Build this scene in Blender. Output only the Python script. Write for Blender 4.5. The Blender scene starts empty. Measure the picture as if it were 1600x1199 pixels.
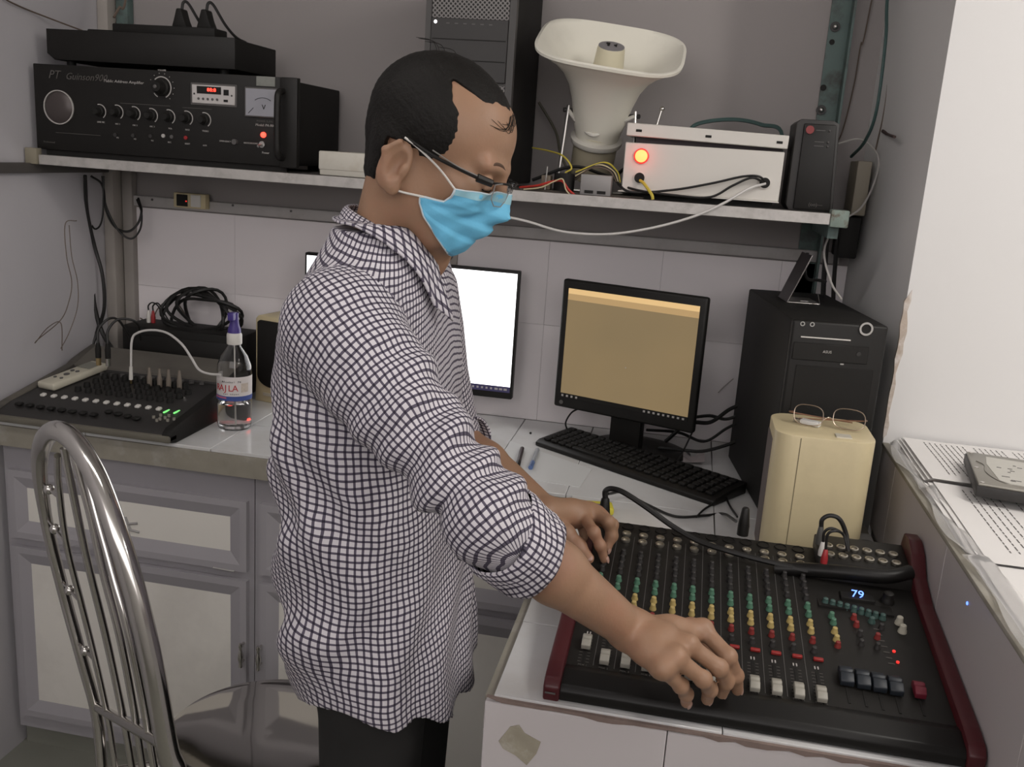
import bpy, bmesh, math, random
import numpy as np
from mathutils import Vector, Matrix, Euler
random.seed(7)
S = bpy.context.scene
COL = S.collection
PI = math.pi

# ---------------------------------------------------------------- camera
FOCAL_PX = 1480.0
YAW, PITCH, ROLL = (math.radians(a) for a in (10.08, 13.58, 3.91))
EYE = Vector((0.0, 0.0, 1.52))
def _axes():
    cy, sy, cp, sp, cr, sr = math.cos(YAW), math.sin(YAW), math.cos(PITCH), math.sin(PITCH), math.cos(ROLL), math.sin(ROLL)
    R1 = Matrix(((cy, 0, sy), (0, 1, 0), (-sy, 0, cy)))
    R2 = Matrix(((1, 0, 0), (0, cp, -sp), (0, sp, cp)))
    R3 = Matrix(((cr, -sr, 0), (sr, cr, 0), (0, 0, 1)))
    M = R3 @ R2 @ R1            # columns: world x, world down, world y in camera axes (right, down, forward)
    return Matrix((M.col[0], M.col[2], -M.col[1]))
AX = _axes()
cam_data = bpy.data.cameras.new('camera'); cam = bpy.data.objects.new('camera', cam_data); COL.objects.link(cam)
cam_data.sensor_width = 36.0; cam_data.lens = 36.0 * FOCAL_PX / 1600.0; cam_data.clip_start = 0.02
rot = Matrix((AX.col[0], -AX.col[1], -AX.col[2])).transposed()
cam.matrix_world = Matrix.Translation(EYE) @ rot.to_4x4()
S.camera = cam
def P(px, py, x=None, y=None, z=None):
    """photo pixel (1600x1199) -> world point on the given axis plane"""
    v = AX @ Vector((px - 800.0, py - 599.5, FOCAL_PX))
    if x is not None: t = (x - EYE.x) / v.x
    elif y is not None: t = (y - EYE.y) / v.y
    else: t = (z - EYE.z) / v.z
    return EYE + v * t

# ---------------------------------------------------------------- world, exposure, lights
S.view_settings.view_transform = 'Standard'; S.view_settings.look = 'None'
S.view_settings.gamma = 1.0; S.view_settings.use_curve_mapping = False
S.view_settings.exposure = 0.0
w = bpy.data.worlds.new('world'); S.world = w; w.use_nodes = True
bg = w.node_tree.nodes['Background']
bg.inputs['Color'].default_value = (1.0, 0.945, 0.93, 1); bg.inputs['Strength'].default_value = 2.55
def area(name, loc, target, sx, sy, power, color):
    l = bpy.data.lights.new(name, 'AREA'); l.shape = 'RECTANGLE'; l.size = sx; l.size_y = sy; l.energy = power; l.color = color
    o = bpy.data.objects.new(name, l); COL.objects.link(o); o.location = loc
    d = (Vector(target) - Vector(loc)).normalized()
    o.rotation_euler = d.to_track_quat('-Z', 'Y').to_euler()
    return o
TUBE_R = Vector((1.25, 0.75, 2.42)); TUBE_L = Vector((-1.0, 0.75, 2.60))
area('tube_lamp_light_right', TUBE_R - Vector((0, 0, 0.05)), TUBE_R - Vector((0.1, -0.15, 1)), 0.08, 1.15, 18.5, (1.0, 0.955, 0.90))
area('tube_lamp_light_left', TUBE_L - Vector((0, 0, 0.05)), TUBE_L - Vector((0, -0.1, 1)), 1.15, 0.08, 5, (1.0, 0.955, 0.92))

# ---------------------------------------------------------------- materials
MATS = {}
def mat(name, col, rough=0.5, metal=0.0, var=0.0, vscale=12.0, bump=0.0, bscale=60.0, emit=0.0, ecol=None,
        trans=0.0, ior=1.45, spec=0.5, dirt=None, dscale=4.0, damt=0.5, coat=0.0, sheen=0.0):
    if name in MATS: return MATS[name]
    m = bpy.data.materials.new(name); m.use_nodes = True; MATS[name] = m
    nt = m.node_tree; n = nt.nodes; L = nt.links; b = n['Principled BSDF']
    c = tuple(col) + (1,)
    b.inputs['Base Color'].default_value = c
    b.inputs['Roughness'].default_value = rough; b.inputs['Metallic'].default_value = metal
    b.inputs['IOR'].default_value = ior; b.inputs['Specular IOR Level'].default_value = spec
    b.inputs['Transmission Weight'].default_value = trans; b.inputs['Coat Weight'].default_value = coat
    b.inputs['Sheen Weight'].default_value = sheen
    tc = n.new('ShaderNodeTexCoord')
    sock = None
    if var > 0 or dirt:
        nz = n.new('ShaderNodeTexNoise'); nz.inputs['Scale'].default_value = vscale; nz.inputs['Detail'].default_value = 5
        L.new(tc.outputs['Object'], nz.inputs['Vector'])
        mx = n.new('ShaderNodeMix'); mx.data_type = 'RGBA'
        mx.inputs['A'].default_value = tuple(v * (1 - var) for v in col) + (1,)
        mx.inputs['B'].default_value = tuple(min(1, v * (1 + var)) for v in col) + (1,)
        L.new(nz.outputs['Fac'], mx.inputs['Factor']); sock = mx.outputs['Result']
        if dirt:
            n2 = n.new('ShaderNodeTexNoise'); n2.inputs['Scale'].default_value = dscale; n2.inputs['Detail'].default_value = 7
            n2.inputs['Roughness'].default_value = 0.65
            L.new(tc.outputs['Object'], n2.inputs['Vector'])
            r = n.new('ShaderNodeValToRGB'); r.color_ramp.elements[0].position = 0.5; r.color_ramp.elements[1].position = 0.68
            L.new(n2.outputs['Fac'], r.inputs['Fac'])
            mu = n.new('ShaderNodeMath'); mu.operation = 'MULTIPLY'; mu.inputs[1].default_value = damt
            L.new(r.outputs['Color'], mu.inputs[0])
            m2 = n.new('ShaderNodeMix'); m2.data_type = 'RGBA'; m2.inputs['B'].default_value = tuple(dirt) + (1,)
            L.new(mu.outputs[0], m2.inputs['Factor']); L.new(sock, m2.inputs['A']); sock = m2.outputs['Result']
        L.new(sock, b.inputs['Base Color'])
    if bump > 0:
        nb = n.new('ShaderNodeTexNoise'); nb.inputs['Scale'].default_value = bscale; nb.inputs['Detail'].default_value = 4
        L.new(tc.outputs['Object'], nb.inputs['Vector'])
        bp = n.new('ShaderNodeBump'); bp.inputs['Strength'].default_value = bump; bp.inputs['Distance'].default_value = 0.002
        L.new(nb.outputs['Fac'], bp.inputs['Height']); L.new(bp.outputs['Normal'], b.inputs['Normal'])
    if emit > 0:
        b.inputs['Emission Color'].default_value = tuple(ecol or col) + (1,); b.inputs['Emission Strength'].default_value = emit
    return m
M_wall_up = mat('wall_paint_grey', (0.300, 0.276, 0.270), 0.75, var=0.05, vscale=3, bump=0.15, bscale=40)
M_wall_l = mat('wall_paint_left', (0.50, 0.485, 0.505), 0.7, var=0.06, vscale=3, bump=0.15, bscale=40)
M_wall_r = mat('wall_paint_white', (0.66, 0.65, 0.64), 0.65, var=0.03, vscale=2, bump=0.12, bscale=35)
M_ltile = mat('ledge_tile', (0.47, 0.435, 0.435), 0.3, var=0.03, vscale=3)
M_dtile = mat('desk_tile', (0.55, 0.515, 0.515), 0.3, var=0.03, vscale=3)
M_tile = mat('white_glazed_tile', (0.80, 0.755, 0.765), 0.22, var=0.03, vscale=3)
M_grout = mat('grout', (0.30, 0.28, 0.27), 0.9, var=0.1)
M_top_tile = mat('worktop_tile', (0.60, 0.60, 0.60), 0.14, var=0.04, vscale=5, dirt=(0.42, 0.38, 0.33), dscale=6, damt=0.25)
M_edge = mat('worktop_edge', (0.27, 0.25, 0.205), 0.6, var=0.2, vscale=25, dirt=(0.45, 0.43, 0.40), dscale=9, damt=0.5, bump=0.3)
M_cab = mat('cabinet_aluminium', (0.36, 0.345, 0.365), 0.45, var=0.06, vscale=8)
M_cabpan = mat('cabinet_panel', (0.76, 0.735, 0.68), 0.45, var=0.05, vscale=4, dirt=(0.35, 0.32, 0.28), dscale=2.5, damt=0.25)
M_floor = mat('floor_tile', (0.22, 0.22, 0.19), 0.35, var=0.15, vscale=6)
M_ceil = mat('ceiling_paint', (0.55, 0.54, 0.53), 0.8)
M_black = mat('black_plastic', (0.0105, 0.0096, 0.0086), 0.48, var=0.15, vscale=30, spec=0.35)
M_blackm = mat('black_matte', (0.0095, 0.0088, 0.0078), 0.65, var=0.15, vscale=30, bump=0.1, bscale=300, spec=0.35)
M_dark = mat('dark_grey_plastic', (0.030, 0.028, 0.027), 0.5, var=0.1, vscale=20)
M_mid = mat('mid_grey_plastic', (0.09, 0.085, 0.082), 0.5, var=0.1, vscale=20)
M_cable = mat('black_cable', (0.010, 0.0095, 0.009), 0.5)
M_thin = mat('brown_wire', (0.12, 0.09, 0.07), 0.6)
M_greyc = mat('grey_cable', (0.40, 0.38, 0.36), 0.5)
M_white = mat('white_plastic', (0.62, 0.60, 0.56), 0.4, var=0.03)
M_cream = mat('cream_plastic', (0.56, 0.475, 0.295), 0.45, var=0.06, vscale=9, dirt=(0.30, 0.25, 0.16), dscale=5, damt=0.3)
M_chrome = mat('chrome', (0.62, 0.60, 0.57), 0.16, 1.0, var=0.05, vscale=6)
M_steel = mat('steel', (0.50, 0.49, 0.47), 0.3, 1.0, var=0.08, vscale=15)
M_alu = mat('aluminium_edge', (0.48, 0.46, 0.44), 0.5, 0.35, var=0.25, vscale=40, dirt=(0.24, 0.22, 0.20), dscale=30, damt=0.4)
M_green = mat('old_green_paint', (0.10, 0.145, 0.135), 0.6, var=0.2, vscale=18, dirt=(0.05, 0.04, 0.035), dscale=14, damt=0.8, bump=0.4)
M_red = mat('red_plastic', (0.30, 0.022, 0.025), 0.4, var=0.05)
M_dkred = mat('dark_red_plastic', (0.060, 0.008, 0.011), 0.38, var=0.08)
M_yel = mat('yellow_plastic', (0.42, 0.32, 0.12), 0.45)
M_grn = mat('green_plastic', (0.075, 0.175, 0.115), 0.45)
M_bluec = mat('navy_plastic', (0.014, 0.018, 0.024), 0.45)
M_gold = mat('brass', (0.55, 0.42, 0.22), 0.3, 1.0)
M_wire_y = mat('yellow_wire', (0.55, 0.45, 0.06), 0.5)
M_wire_r = mat('red_wire', (0.42, 0.03, 0.02), 0.5)
M_print = mat('white_print', (0.42, 0.40, 0.38), 0.6)
M_print_d = mat('faint_print', (0.085, 0.078, 0.072), 0.6)
M_ledr = mat('red_led', (0.9, 0.05, 0.03), 0.4, emit=4.0, ecol=(1.0, 0.05, 0.03))
M_ledrd = mat('red_led_dim', (0.6, 0.03, 0.03), 0.4, emit=0.8, ecol=(1.0, 0.04, 0.03))
M_ledb = mat('blue_digit', (0.1, 0.2, 0.9), 0.4, emit=3.0, ecol=(0.10, 0.22, 1.0))
M_ledg = mat('green_led', (0.2, 0.8, 0.2), 0.4, emit=0.8, ecol=(0.25, 0.9, 0.25))
M_ledw = mat('white_led', (0.9, 0.9, 0.9), 0.4, emit=2.0, ecol=(1, 1, 1))
M_paper = mat('paper', (0.72, 0.70, 0.68), 0.75, var=0.02)
M_ink = mat('ink', (0.10, 0.09, 0.09), 0.8)
M_glass = mat('clear_plastic', (0.95, 0.95, 0.95), 0.05, trans=1.0, ior=1.3)
M_film = mat('clear_film', (0.85, 0.84, 0.83), 0.12, trans=0.75, ior=1.2, bump=0.6, bscale=14)

# ---------------------------------------------------------------- mesh helpers
class B:
    """collects shapes in a bmesh, builds one mesh object"""
    def __init__(s): s.bm = bmesh.new()
    def box(s, x0, x1, y0, y1, z0, z1, bev=0.0, seg=2):
        bm = bmesh.new()
        vs = [bm.verts.new((x, y, z)) for x in (x0, x1) for y in (y0, y1) for z in (z0, z1)]
        for f in ((0, 1, 3, 2), (4, 6, 7, 5), (0, 4, 5, 1), (2, 3, 7, 6), (0, 2, 6, 4), (1, 5, 7, 3)):
            bm.faces.new([vs[i] for i in f])
        if bev > 0: bmesh.ops.bevel(bm, geom=bm.edges[:], offset=bev, segments=seg, affect='EDGES', profile=0.5)
        s._merge(bm); return s
    def _merge(s, bm, M=None):
        if M is not None: bmesh.ops.transform(bm, matrix=M, verts=bm.verts[:])
        me = bpy.data.meshes.new('tmp'); bm.to_mesh(me); bm.free(); s.bm.from_mesh(me); bpy.data.meshes.remove(me)
    def tube(s, pts, r, n=8, caps=True):
        pts = [Vector(p) for p in pts]; k = len(pts); bm = s.bm
        rr = r if hasattr(r, '__len__') else [r] * k
        prev = None; rings = []
        for i, p in enumerate(pts):
            t = (pts[min(i + 1, k - 1)] - pts[max(i - 1, 0)])
            if t.length < 1e-9: t = Vector((0, 0, 1))
            t.normalize()
            if prev is None:
                a = Vector((0, 0, 1)) if abs(t.z) < 0.9 else Vector((1, 0, 0)); u = t.cross(a).normalized()
            else:
                u = prev - t * prev.dot(t)
                u = u.normalized() if u.length > 1e-6 else t.orthogonal().normalized()
            prev = u; v = t.cross(u)
            rings.append([bm.verts.new(p + (u * math.cos(2 * PI * j / n) + v * math.sin(2 * PI * j / n)) * rr[i]) for j in range(n)])
        for a, b in zip(rings, rings[1:]):
            for j in range(n): bm.faces.new((a[j], a[(j + 1) % n], b[(j + 1) % n], b[j]))
        if caps:
            bm.faces.new(list(reversed(rings[0]))); bm.faces.new(rings[-1])
        return s
    def cyl(s, p0, p1, r0, r1=None, n=20): return s.tube([p0, p1], [r0, r0 if r1 is None else r1], n)
    def lathe(s, prof, n=32, M=None, cap=True):
        """prof: list of (radius, z)"""
        bm = bmesh.new(); rings = []
        for r, z in prof:
            rings.append([bm.verts.new((r * math.cos(2 * PI * j / n), r * math.sin(2 * PI * j / n), z)) for j in range(n)])
        for a, b in zip(rings, rings[1:]):
            for j in range(n): bm.faces.new((a[j], a[(j + 1) % n], b[(j + 1) % n], b[j]))
        if cap:
            bm.faces.new(list(reversed(rings[0]))); bm.faces.new(rings[-1])
        s._merge(bm, M); return s
    def prism(s, poly, lo, hi, axis='z', bev=0.0):
        """poly: 2d points; extruded along axis from lo to hi. axis z: (x,y); x: (y,z); y: (x,z)"""
        bm = bmesh.new()
        def v3(p, h): return {'z': (p[0], p[1], h), 'x': (h, p[0], p[1]), 'y': (p[0], h, p[1])}[axis]
        a = [bm.verts.new(v3(p, lo)) for p in poly]; b = [bm.verts.new(v3(p, hi)) for p in poly]
        bm.faces.new(a); bm.faces.new(list(reversed(b))); k = len(poly)
        for i in range(k): bm.faces.new((a[(i + 1) % k], a[i], b[i], b[(i + 1) % k]))
        bmesh.ops.recalc_face_normals(bm, faces=bm.faces[:])
        if bev > 0: bmesh.ops.bevel(bm, geom=bm.edges[:], offset=bev, segments=2, affect='EDGES', profile=0.5)
        s._merge(bm); return s
    def sphere(s, c, r, sc=(1, 1, 1), u=16, v=10, M=None):
        bm = bmesh.new(); bmesh.ops.create_uvsphere(bm, u_segments=u, v_segments=v, radius=r)
        T = Matrix.Translation(Vector(c)) @ (M.to_4x4() if M else Matrix.Identity(4)) @ Matrix.Diagonal((*sc, 1))
        s._merge(bm, T); return s
    def grid(s, f, nu, nv):
        """f(u,v)->xyz for u,v in 0..1"""
        vs = [[s.bm.verts.new(f(i / nu, j / nv)) for j in range(nv + 1)] for i in range(nu + 1)]
        for i in range(nu):
            for j in range(nv): s.bm.faces.new((vs[i][j], vs[i + 1][j], vs[i + 1][j + 1], vs[i][j + 1]))
        return s
    def xf(s, M): bmesh.ops.transform(s.bm, matrix=M, verts=s.bm.verts[:]); return s
    def mesh(s, name, smooth=40, recalc=True):
        me = bpy.data.meshes.new(name)
        if recalc: bmesh.ops.recalc_face_normals(s.bm, faces=s.bm.faces[:])
        s.bm.to_mesh(me); s.bm.free()
        if smooth:
            me.shade_smooth()
            try: me.set_sharp_from_angle(angle=math.radians(smooth))
            except Exception: pass
        return me
    def build(s, name, m, parent=None, loc=None, smooth=40, recalc=True):
        me = s.mesh(name, smooth, recalc); me.materials.append(m)
        return link(name, me, parent, loc)
def link(name, me, parent=None, loc=None, rot=None):
    o = bpy.data.objects.new(name, me); COL.objects.link(o)
    if parent: o.parent = parent
    if loc is not None: o.location = loc
    if rot is not None: o.rotation_euler = rot
    return o
def tag(o, label, cat, group=None):
    o['label'] = label; o['category'] = cat
    if group: o['group'] = group
    return o
def thing(name, label, cat, loc=(0, 0, 0), rotz=0.0, group=None):
    o = bpy.data.objects.new(name, None); COL.objects.link(o); o.empty_display_size = 0.05
    o.location = loc; o.rotation_euler = (0, 0, rotz)
    return tag(o, label, cat, group)
def struct(o, label=None):
    o['kind'] = 'structure'
    if label: o['label'] = label
    return o
def spline(pts, n=8):
    pts = [Vector(p) for p in pts]; out = []
    q = [pts[0] * 2 - pts[1]] + pts + [pts[-1] * 2 - pts[-2]]
    for i in range(1, len(q) - 2):
        a, b, c, d = q[i - 1], q[i], q[i + 1], q[i + 2]
        for k in range(n):
            t = k / n
            out.append(0.5 * ((2 * b) + (c - a) * t + (2 * a - 5 * b + 4 * c - d) * t * t + (3 * b - a - 3 * c + d) * t ** 3))
    out.append(pts[-1]); return out
def cable(name, label, pts, r, m=None, cat='cable', group=None, parent=None, n=6):
    o = B().tube(spline(pts, 8), r, n).build(name, m or M_cable, parent)
    if parent is None: tag(o, label, cat, group)
    return o
def text(body, size, m, parent, loc, rot=(PI / 2, 0, 0), align='CENTER', extrude=0.0003, name='lettering', shear=0.0, sx=1.0):
    c = bpy.data.curves.new('txt', 'FONT'); c.body = body; c.size = size; c.align_x = align; c.align_y = 'CENTER'
    c.extrude = extrude; c.shear = shear; c.resolution_u = 2
    t = bpy.data.objects.new('txt', c); COL.objects.link(t)
    bpy.context.view_layer.update()
    me = bpy.data.meshes.new_from_object(t.evaluated_get(bpy.context.evaluated_depsgraph_get()))
    bpy.data.objects.remove(t); bpy.data.curves.remove(c)
    me.materials.clear(); me.materials.append(m)
    o = link(name, me, parent, loc, rot); o.scale = (sx, 1, 1)
    return o
def arc(B_, c, r, a0, a1, w, y0, y1, n=20):
    """flat ring segment in the xz plane facing -y"""
    pts = []
    for i in range(n + 1):
        a = math.radians(a0 + (a1 - a0) * i / n); pts.append((a, r))
    poly = [(c[0] + (r + w / 2) * math.cos(a), c[1] + (r + w / 2) * math.sin(a)) for a, _ in pts] + \
           [(c[0] + (r - w / 2) * math.cos(a), c[1] + (r - w / 2) * math.sin(a)) for a, _ in reversed(pts)]
    bm = B_.bm; k = len(pts)
    fr = [bm.verts.new((x, y0, z)) for x, z in poly]; bk = [bm.verts.new((x, y1, z)) for x, z in poly]
    for i in range(k - 1):
        bm.faces.new((fr[i], fr[i + 1], fr[2 * k - 2 - i], fr[2 * k - 1 - i]))
        bm.faces.new((fr[i + 1], fr[i], bk[i], bk[i + 1]))
        bm.faces.new((fr[2 * k - 1 - i], fr[2 * k - 2 - i], bk[2 * k - 2 - i], bk[2 * k - 1 - i]))
    return B_
YROT = Matrix.Rotation(PI / 2, 4, 'X')      # lathe axis z -> -y (towards the camera)
# ---------------------------------------------------------------- the room
WY, LX, SX, BY = 2.33, -1.52, 0.40, 1.85       # back wall, left wall, recess side, bright wall
CT = 0.86                                     # worktop height
struct(B().box(-1.7, 2.4, -1.2, 2.6, -0.05, 0.0).build('floor', M_floor), 'dull greenish tiled floor')
struct(B().box(-1.7, 2.4, -1.2, 2.6, 2.75, 2.80).build('ceiling', M_ceil), 'pale painted ceiling')
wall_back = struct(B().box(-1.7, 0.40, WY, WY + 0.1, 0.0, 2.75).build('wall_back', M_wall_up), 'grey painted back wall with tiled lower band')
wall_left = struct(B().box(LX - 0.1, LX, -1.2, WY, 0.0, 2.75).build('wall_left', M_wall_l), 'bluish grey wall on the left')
wr = B().prism([(0.363, WY + 0.09), (0.363, WY), (SX, BY), (2.3, BY), (2.3, WY + 0.09)], 0.0, 2.75, 'z').build('wall_right', M_wall_r)
struct(wr, 'white painted wall on the right with dark recess side')
struct(B().box(2.3, 2.4, -1.2, BY, 0.0, 2.75).build('wall_far_right', M_wall_r), 'white painted side wall out of view on the right')  # unseen side wall, added so ambient light enters only from behind the camera
struct(B().box(-1.62, 2.4, -1.3, -1.2, 0.0, 1.55).build('wall_baffle', M_wall_r), 'unseen pale wall added behind the camera to admit light only from above')  # unseen, added to cut off light from below the opening
# chipped plaster down the corner of the bright wall
random.seed(3)
pl = []
zz = 1.04
while zz < 1.315:
    pl.append((SX - 0.001 - random.uniform(0, .003), zz)); zz += 0.022
pr_ = []
while zz > 1.04:
    pr_.append((SX + random.uniform(0.003, 0.011) * (1.0 if zz > 1.2 else 0.6), zz)); zz -= 0.02
chip = B().prism(pl + pr_, BY - 0.0015, BY + 0.006, 'y').build('chipped_plaster', mat('chipped_plaster', (0.44, 0.37, 0.31), 0.9, var=0.2, vscale=40, dirt=(0.62, 0.58, 0.55), dscale=30, damt=0.9, bump=0.8, bscale=120), wr)
chip['label'] = 'chipped brownish plaster edge'
# low wall (ledge) at the right of the desk
ledge = struct(B().box(SX + 0.006, 1.25, 0.25, BY, 0.0, 1.030).build('wall_ledge', M_wall_r), 'low white ledge wall beside the mixing desk')
lt = [0.25, 0.62, 0.98, 1.35, 1.72, BY]
for a, b in zip(lt, lt[1:]):
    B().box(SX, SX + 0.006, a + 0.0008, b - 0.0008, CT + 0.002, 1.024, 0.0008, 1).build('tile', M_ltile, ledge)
B().box(SX - 0.002, SX + 0.012, 0.25, BY - 0.002, 1.024, 1.032, 0.002).build('edge_strip', M_edge, ledge)
# glazed tiles of the lower back wall
xs = [LX + 0.045]
x_seam = P(850, 510, y=WY).x
k = -4
while True:
    v = x_seam + k * 0.278; k += 1
    if v <= xs[0] + 0.05: continue
    if v >= 0.36: break
    xs.append(v)
xs.append(0.362)
z_seam = P(880, 510, y=WY).z
zs_ = [CT, z_seam, 1.318]
tile_cache = {}
for i in range(len(xs) - 1):
    for j in range(len(zs_) - 1):
        B().box(xs[i] + 0.0002, xs[i + 1] - 0.0002, WY - 0.006, WY + 0.001, zs_[j] + 0.0002, zs_[j + 1] - 0.0002, 0.0004, 1).build('tile', M_tile, wall_back)
# plastic duct along the top of the tiles
duct = struct(B().box(LX + 0.05, 0.34, WY - 0.018, WY, 1.322, 1.349, 0.003).build('trim_1', mat('duct_plastic', (0.44, 0.42, 0.41), 0.5, var=0.1, vscale=20, dirt=(0.28, 0.25, 0.22), dscale=12, damt=0.4)), 'grey plastic cable duct along the back wall')
for px, py in ((238, 312), (364, 321), (455, 330)):
    c = P(px, py, y=WY - 0.018); B().cyl((c.x, WY - 0.0175, c.z), (c.x, WY - 0.0205, c.z), 0.003, n=8).build('screw', M_mid, duct)
# corner boards and rail at the left
M_board = mat('dusty_board', (0.36, 0.33, 0.30), 0.6, var=0.12, vscale=9)
b1 = struct(B().box(LX + 0.001, LX + 0.030, WY - 0.06, WY - 0.002, CT, 2.74, 0.002).build('trim_2', M_board), 'pale vertical board in the left corner')
b2 = struct(B().box(LX + 0.034, LX + 0.066, WY - 0.03, WY - 0.002, 1.45, 2.74, 0.002).build('trim_3', M_green), 'old green vertical post above the shelf in the left corner')
b3 = struct(B().box(LX + 0.033, LX + 0.062, WY - 0.026, WY - 0.002, CT, 1.42, 0.002).build('trim_5', mat('grey_board', (0.30, 0.275, 0.255), 0.6, var=0.12, vscale=9)), 'grey brown vertical board below the shelf in the left corner')
rail = struct(B().box(LX + 0.001, LX + 0.02, 1.2, 2.28, 1.405, 1.428, 0.002).build('trim_4', mat('brown_rail', (0.075, 0.068, 0.062), 0.6, var=0.1)), 'dark rail along the left wall under the shelf')
# green steel angle post in the right corner
post = B().box(0.246, 0.292, WY - 0.006, WY - 0.001, 1.05, 2.74)
post.box(0.288, 0.293, WY - 0.05, WY - 0.001, 1.05, 2.74)
post = tag(post.build('angle_post', M_green), 'worn green steel angle post bolted in the right corner', 'post')
for px, py in ((1305, 42), (1283, 172)):
    c = P(px, py, y=WY - 0.008)
    bo = B().cyl((c.x, WY - 0.007, c.z), (c.x, WY - 0.010, c.z), 0.011, n=16).build('washer', M_dark, post)
    B().sphere((c.x, WY - 0.012, c.z), 0.006).build('bolt_head', M_steel, bo)
B().cyl((0.257, WY - 0.0065, 1.81), (0.257, WY - 0.0075, 1.81), 0.006, n=12).build('hole', M_blackm, post)
B().cyl((0.252, WY - 0.0065, 1.712), (0.252, WY - 0.0075, 1.712), 0.007, n=12).build('hole', M_blackm, post)

# ---------------------------------------------------------------- fluorescent lamps on the ceiling (out of frame)
M_tube = mat('tube_glass', (0.9, 0.9, 0.88), 0.3, emit=4.0, ecol=(1, 0.97, 0.92))
for nm, c, ax, lab in (('tube_lamp', TUBE_R, 'y', 'white fluorescent tube lamp hung low on the right'), ('tube_lamp', TUBE_L, 'x', 'white fluorescent tube lamp on the left ceiling')):
    t = thing(nm, lab, 'lamp', c)
    d = Vector((0, 0.6, 0)) if ax == 'y' else Vector((0.6, 0, 0))
    bx = (0.03, 0.6) if ax == 'y' else (0.6, 0.03)
    B().box(-bx[0], bx[0], -bx[1], bx[1], 0.0, 0.04, 0.004).build('housing', M_white, t)
    B().cyl(-d * 0.97 - Vector((0, 0, .02)), d * 0.97 - Vector((0, 0, .02)), 0.013, n=12).build('tube', M_tube, t)
    hz = 2.75 - c.z
    for s in (-0.7, 0.7): B().cyl(d * s + Vector((0, 0, .04)), d * s + Vector((0, 0, hz)), 0.006, n=8).build('rod', M_steel, t)

# ---------------------------------------------------------------- worktop: counter along the wall and the desk that runs towards the camera
CF, DX, DF = 1.80, -0.195, 1.045              # counter front, desk left edge, desk front
top = B().prism([(LX + .001, CF), (DX, CF), (DX, DF + .012), (SX - .003, DF + .012), (SX - .003, BY), (0.361, WY - .007), (LX + .001, WY - .007)], CT - 0.055, CT - 0.008, 'z').build('worktop', M_edge)
tag(top, 'L shaped white tiled worktop with worn brown edge', 'worktop')
def top_tile(x0, x1, y0, y1):
    B().box(x0 + 0.0007, x1 - 0.0007, y0 + 0.0007, y1 - 0.0007, CT - 0.008, CT, 0.001, 1).build('tile', M_top_tile, top)
def seams(a, b, first, step):
    out = [a]; v = first
    while v < b - 0.03:
        if v > a + 0.03: out.append(v)
        v += step
    return out + [b]
sx1 = P(776, 720, z=CT).x                      # a joint that shows left of the pens
cx = seams(LX + 0.002, DX, sx1 - 0.30 * 4, 0.30)
for y0, y1 in ((CF + 0.004, 2.0), (2.0, WY - 0.008)):
    for a, b in zip(cx, cx[1:]): top_tile(a, b, y0, y1)
    for a, b in ((DX, 0.10), (0.10, 0.360)): top_tile(a, b, y0, y1)
dy_ = seams(DF + 0.004, CF + 0.004, 1.25, 0.30)
for y0, y1 in zip(dy_, dy_[1:]):
    for a, b in ((DX + 0.012, 0.10), (0.10, SX - 0.004)): top_tile(a, b, y0, y1)
# body under the desk: tiled front, dark open side
base = tag(B().box(DX + 0.02, SX - 0.004, DF + 0.012, CF + 0.02, 0.0, CT - 0.056).build('desk_base', mat('desk_render', (0.16, 0.15, 0.15), 0.8, var=0.15)), 'masonry desk base with white tiled front under the mixer', 'desk base')
for a, b in ((DX + 0.002, 0.035), (0.035, SX - 0.004)):
    for z0, z1 in ((0.0, 0.42), (0.42, CT - 0.008)):
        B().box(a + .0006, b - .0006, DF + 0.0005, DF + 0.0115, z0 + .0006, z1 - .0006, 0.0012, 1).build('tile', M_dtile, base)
random.seed(11)                               # crumbled grout along the tile edge
pts = [(DX + 0.004, CT - 0.002)]; x = DX + 0.004
while x < SX - 0.02: x += random.uniform(0.02, 0.05); pts.append((min(x, SX - .006), CT - 0.003))
x = SX - 0.006
low = []
while x > DX + 0.01: low.append((x, CT - 0.0065 - random.choice((0.0, 0.001, 0.004, 0.001)))); x -= random.uniform(0.012, 0.03)
gr = B().prism(pts + low, DF - 0.0005, DF + 0.006, 'y').build('grout_line', mat('brown_grout', (0.20, 0.15, 0.13), 0.9, var=0.3, vscale=40), base)
tape = B().prism([(P(a, b, y=DF).x, P(a, b, y=DF).z) for a, b in ((779, 1158), (797, 1136), (811, 1133), (820, 1146), (845, 1160), (838, 1178), (823, 1196), (806, 1181), (786, 1170))], DF - 0.0006, DF + 0.0022, 'y')
tag(tape.build('tape_patch', mat('old_tape', (0.34, 0.31, 0.24), 0.45, var=0.2, vscale=50, dirt=(0.5, 0.47, 0.42), dscale=40, damt=0.7)), 'torn brown tape patch stuck on the desk front', 'tape')

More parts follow.
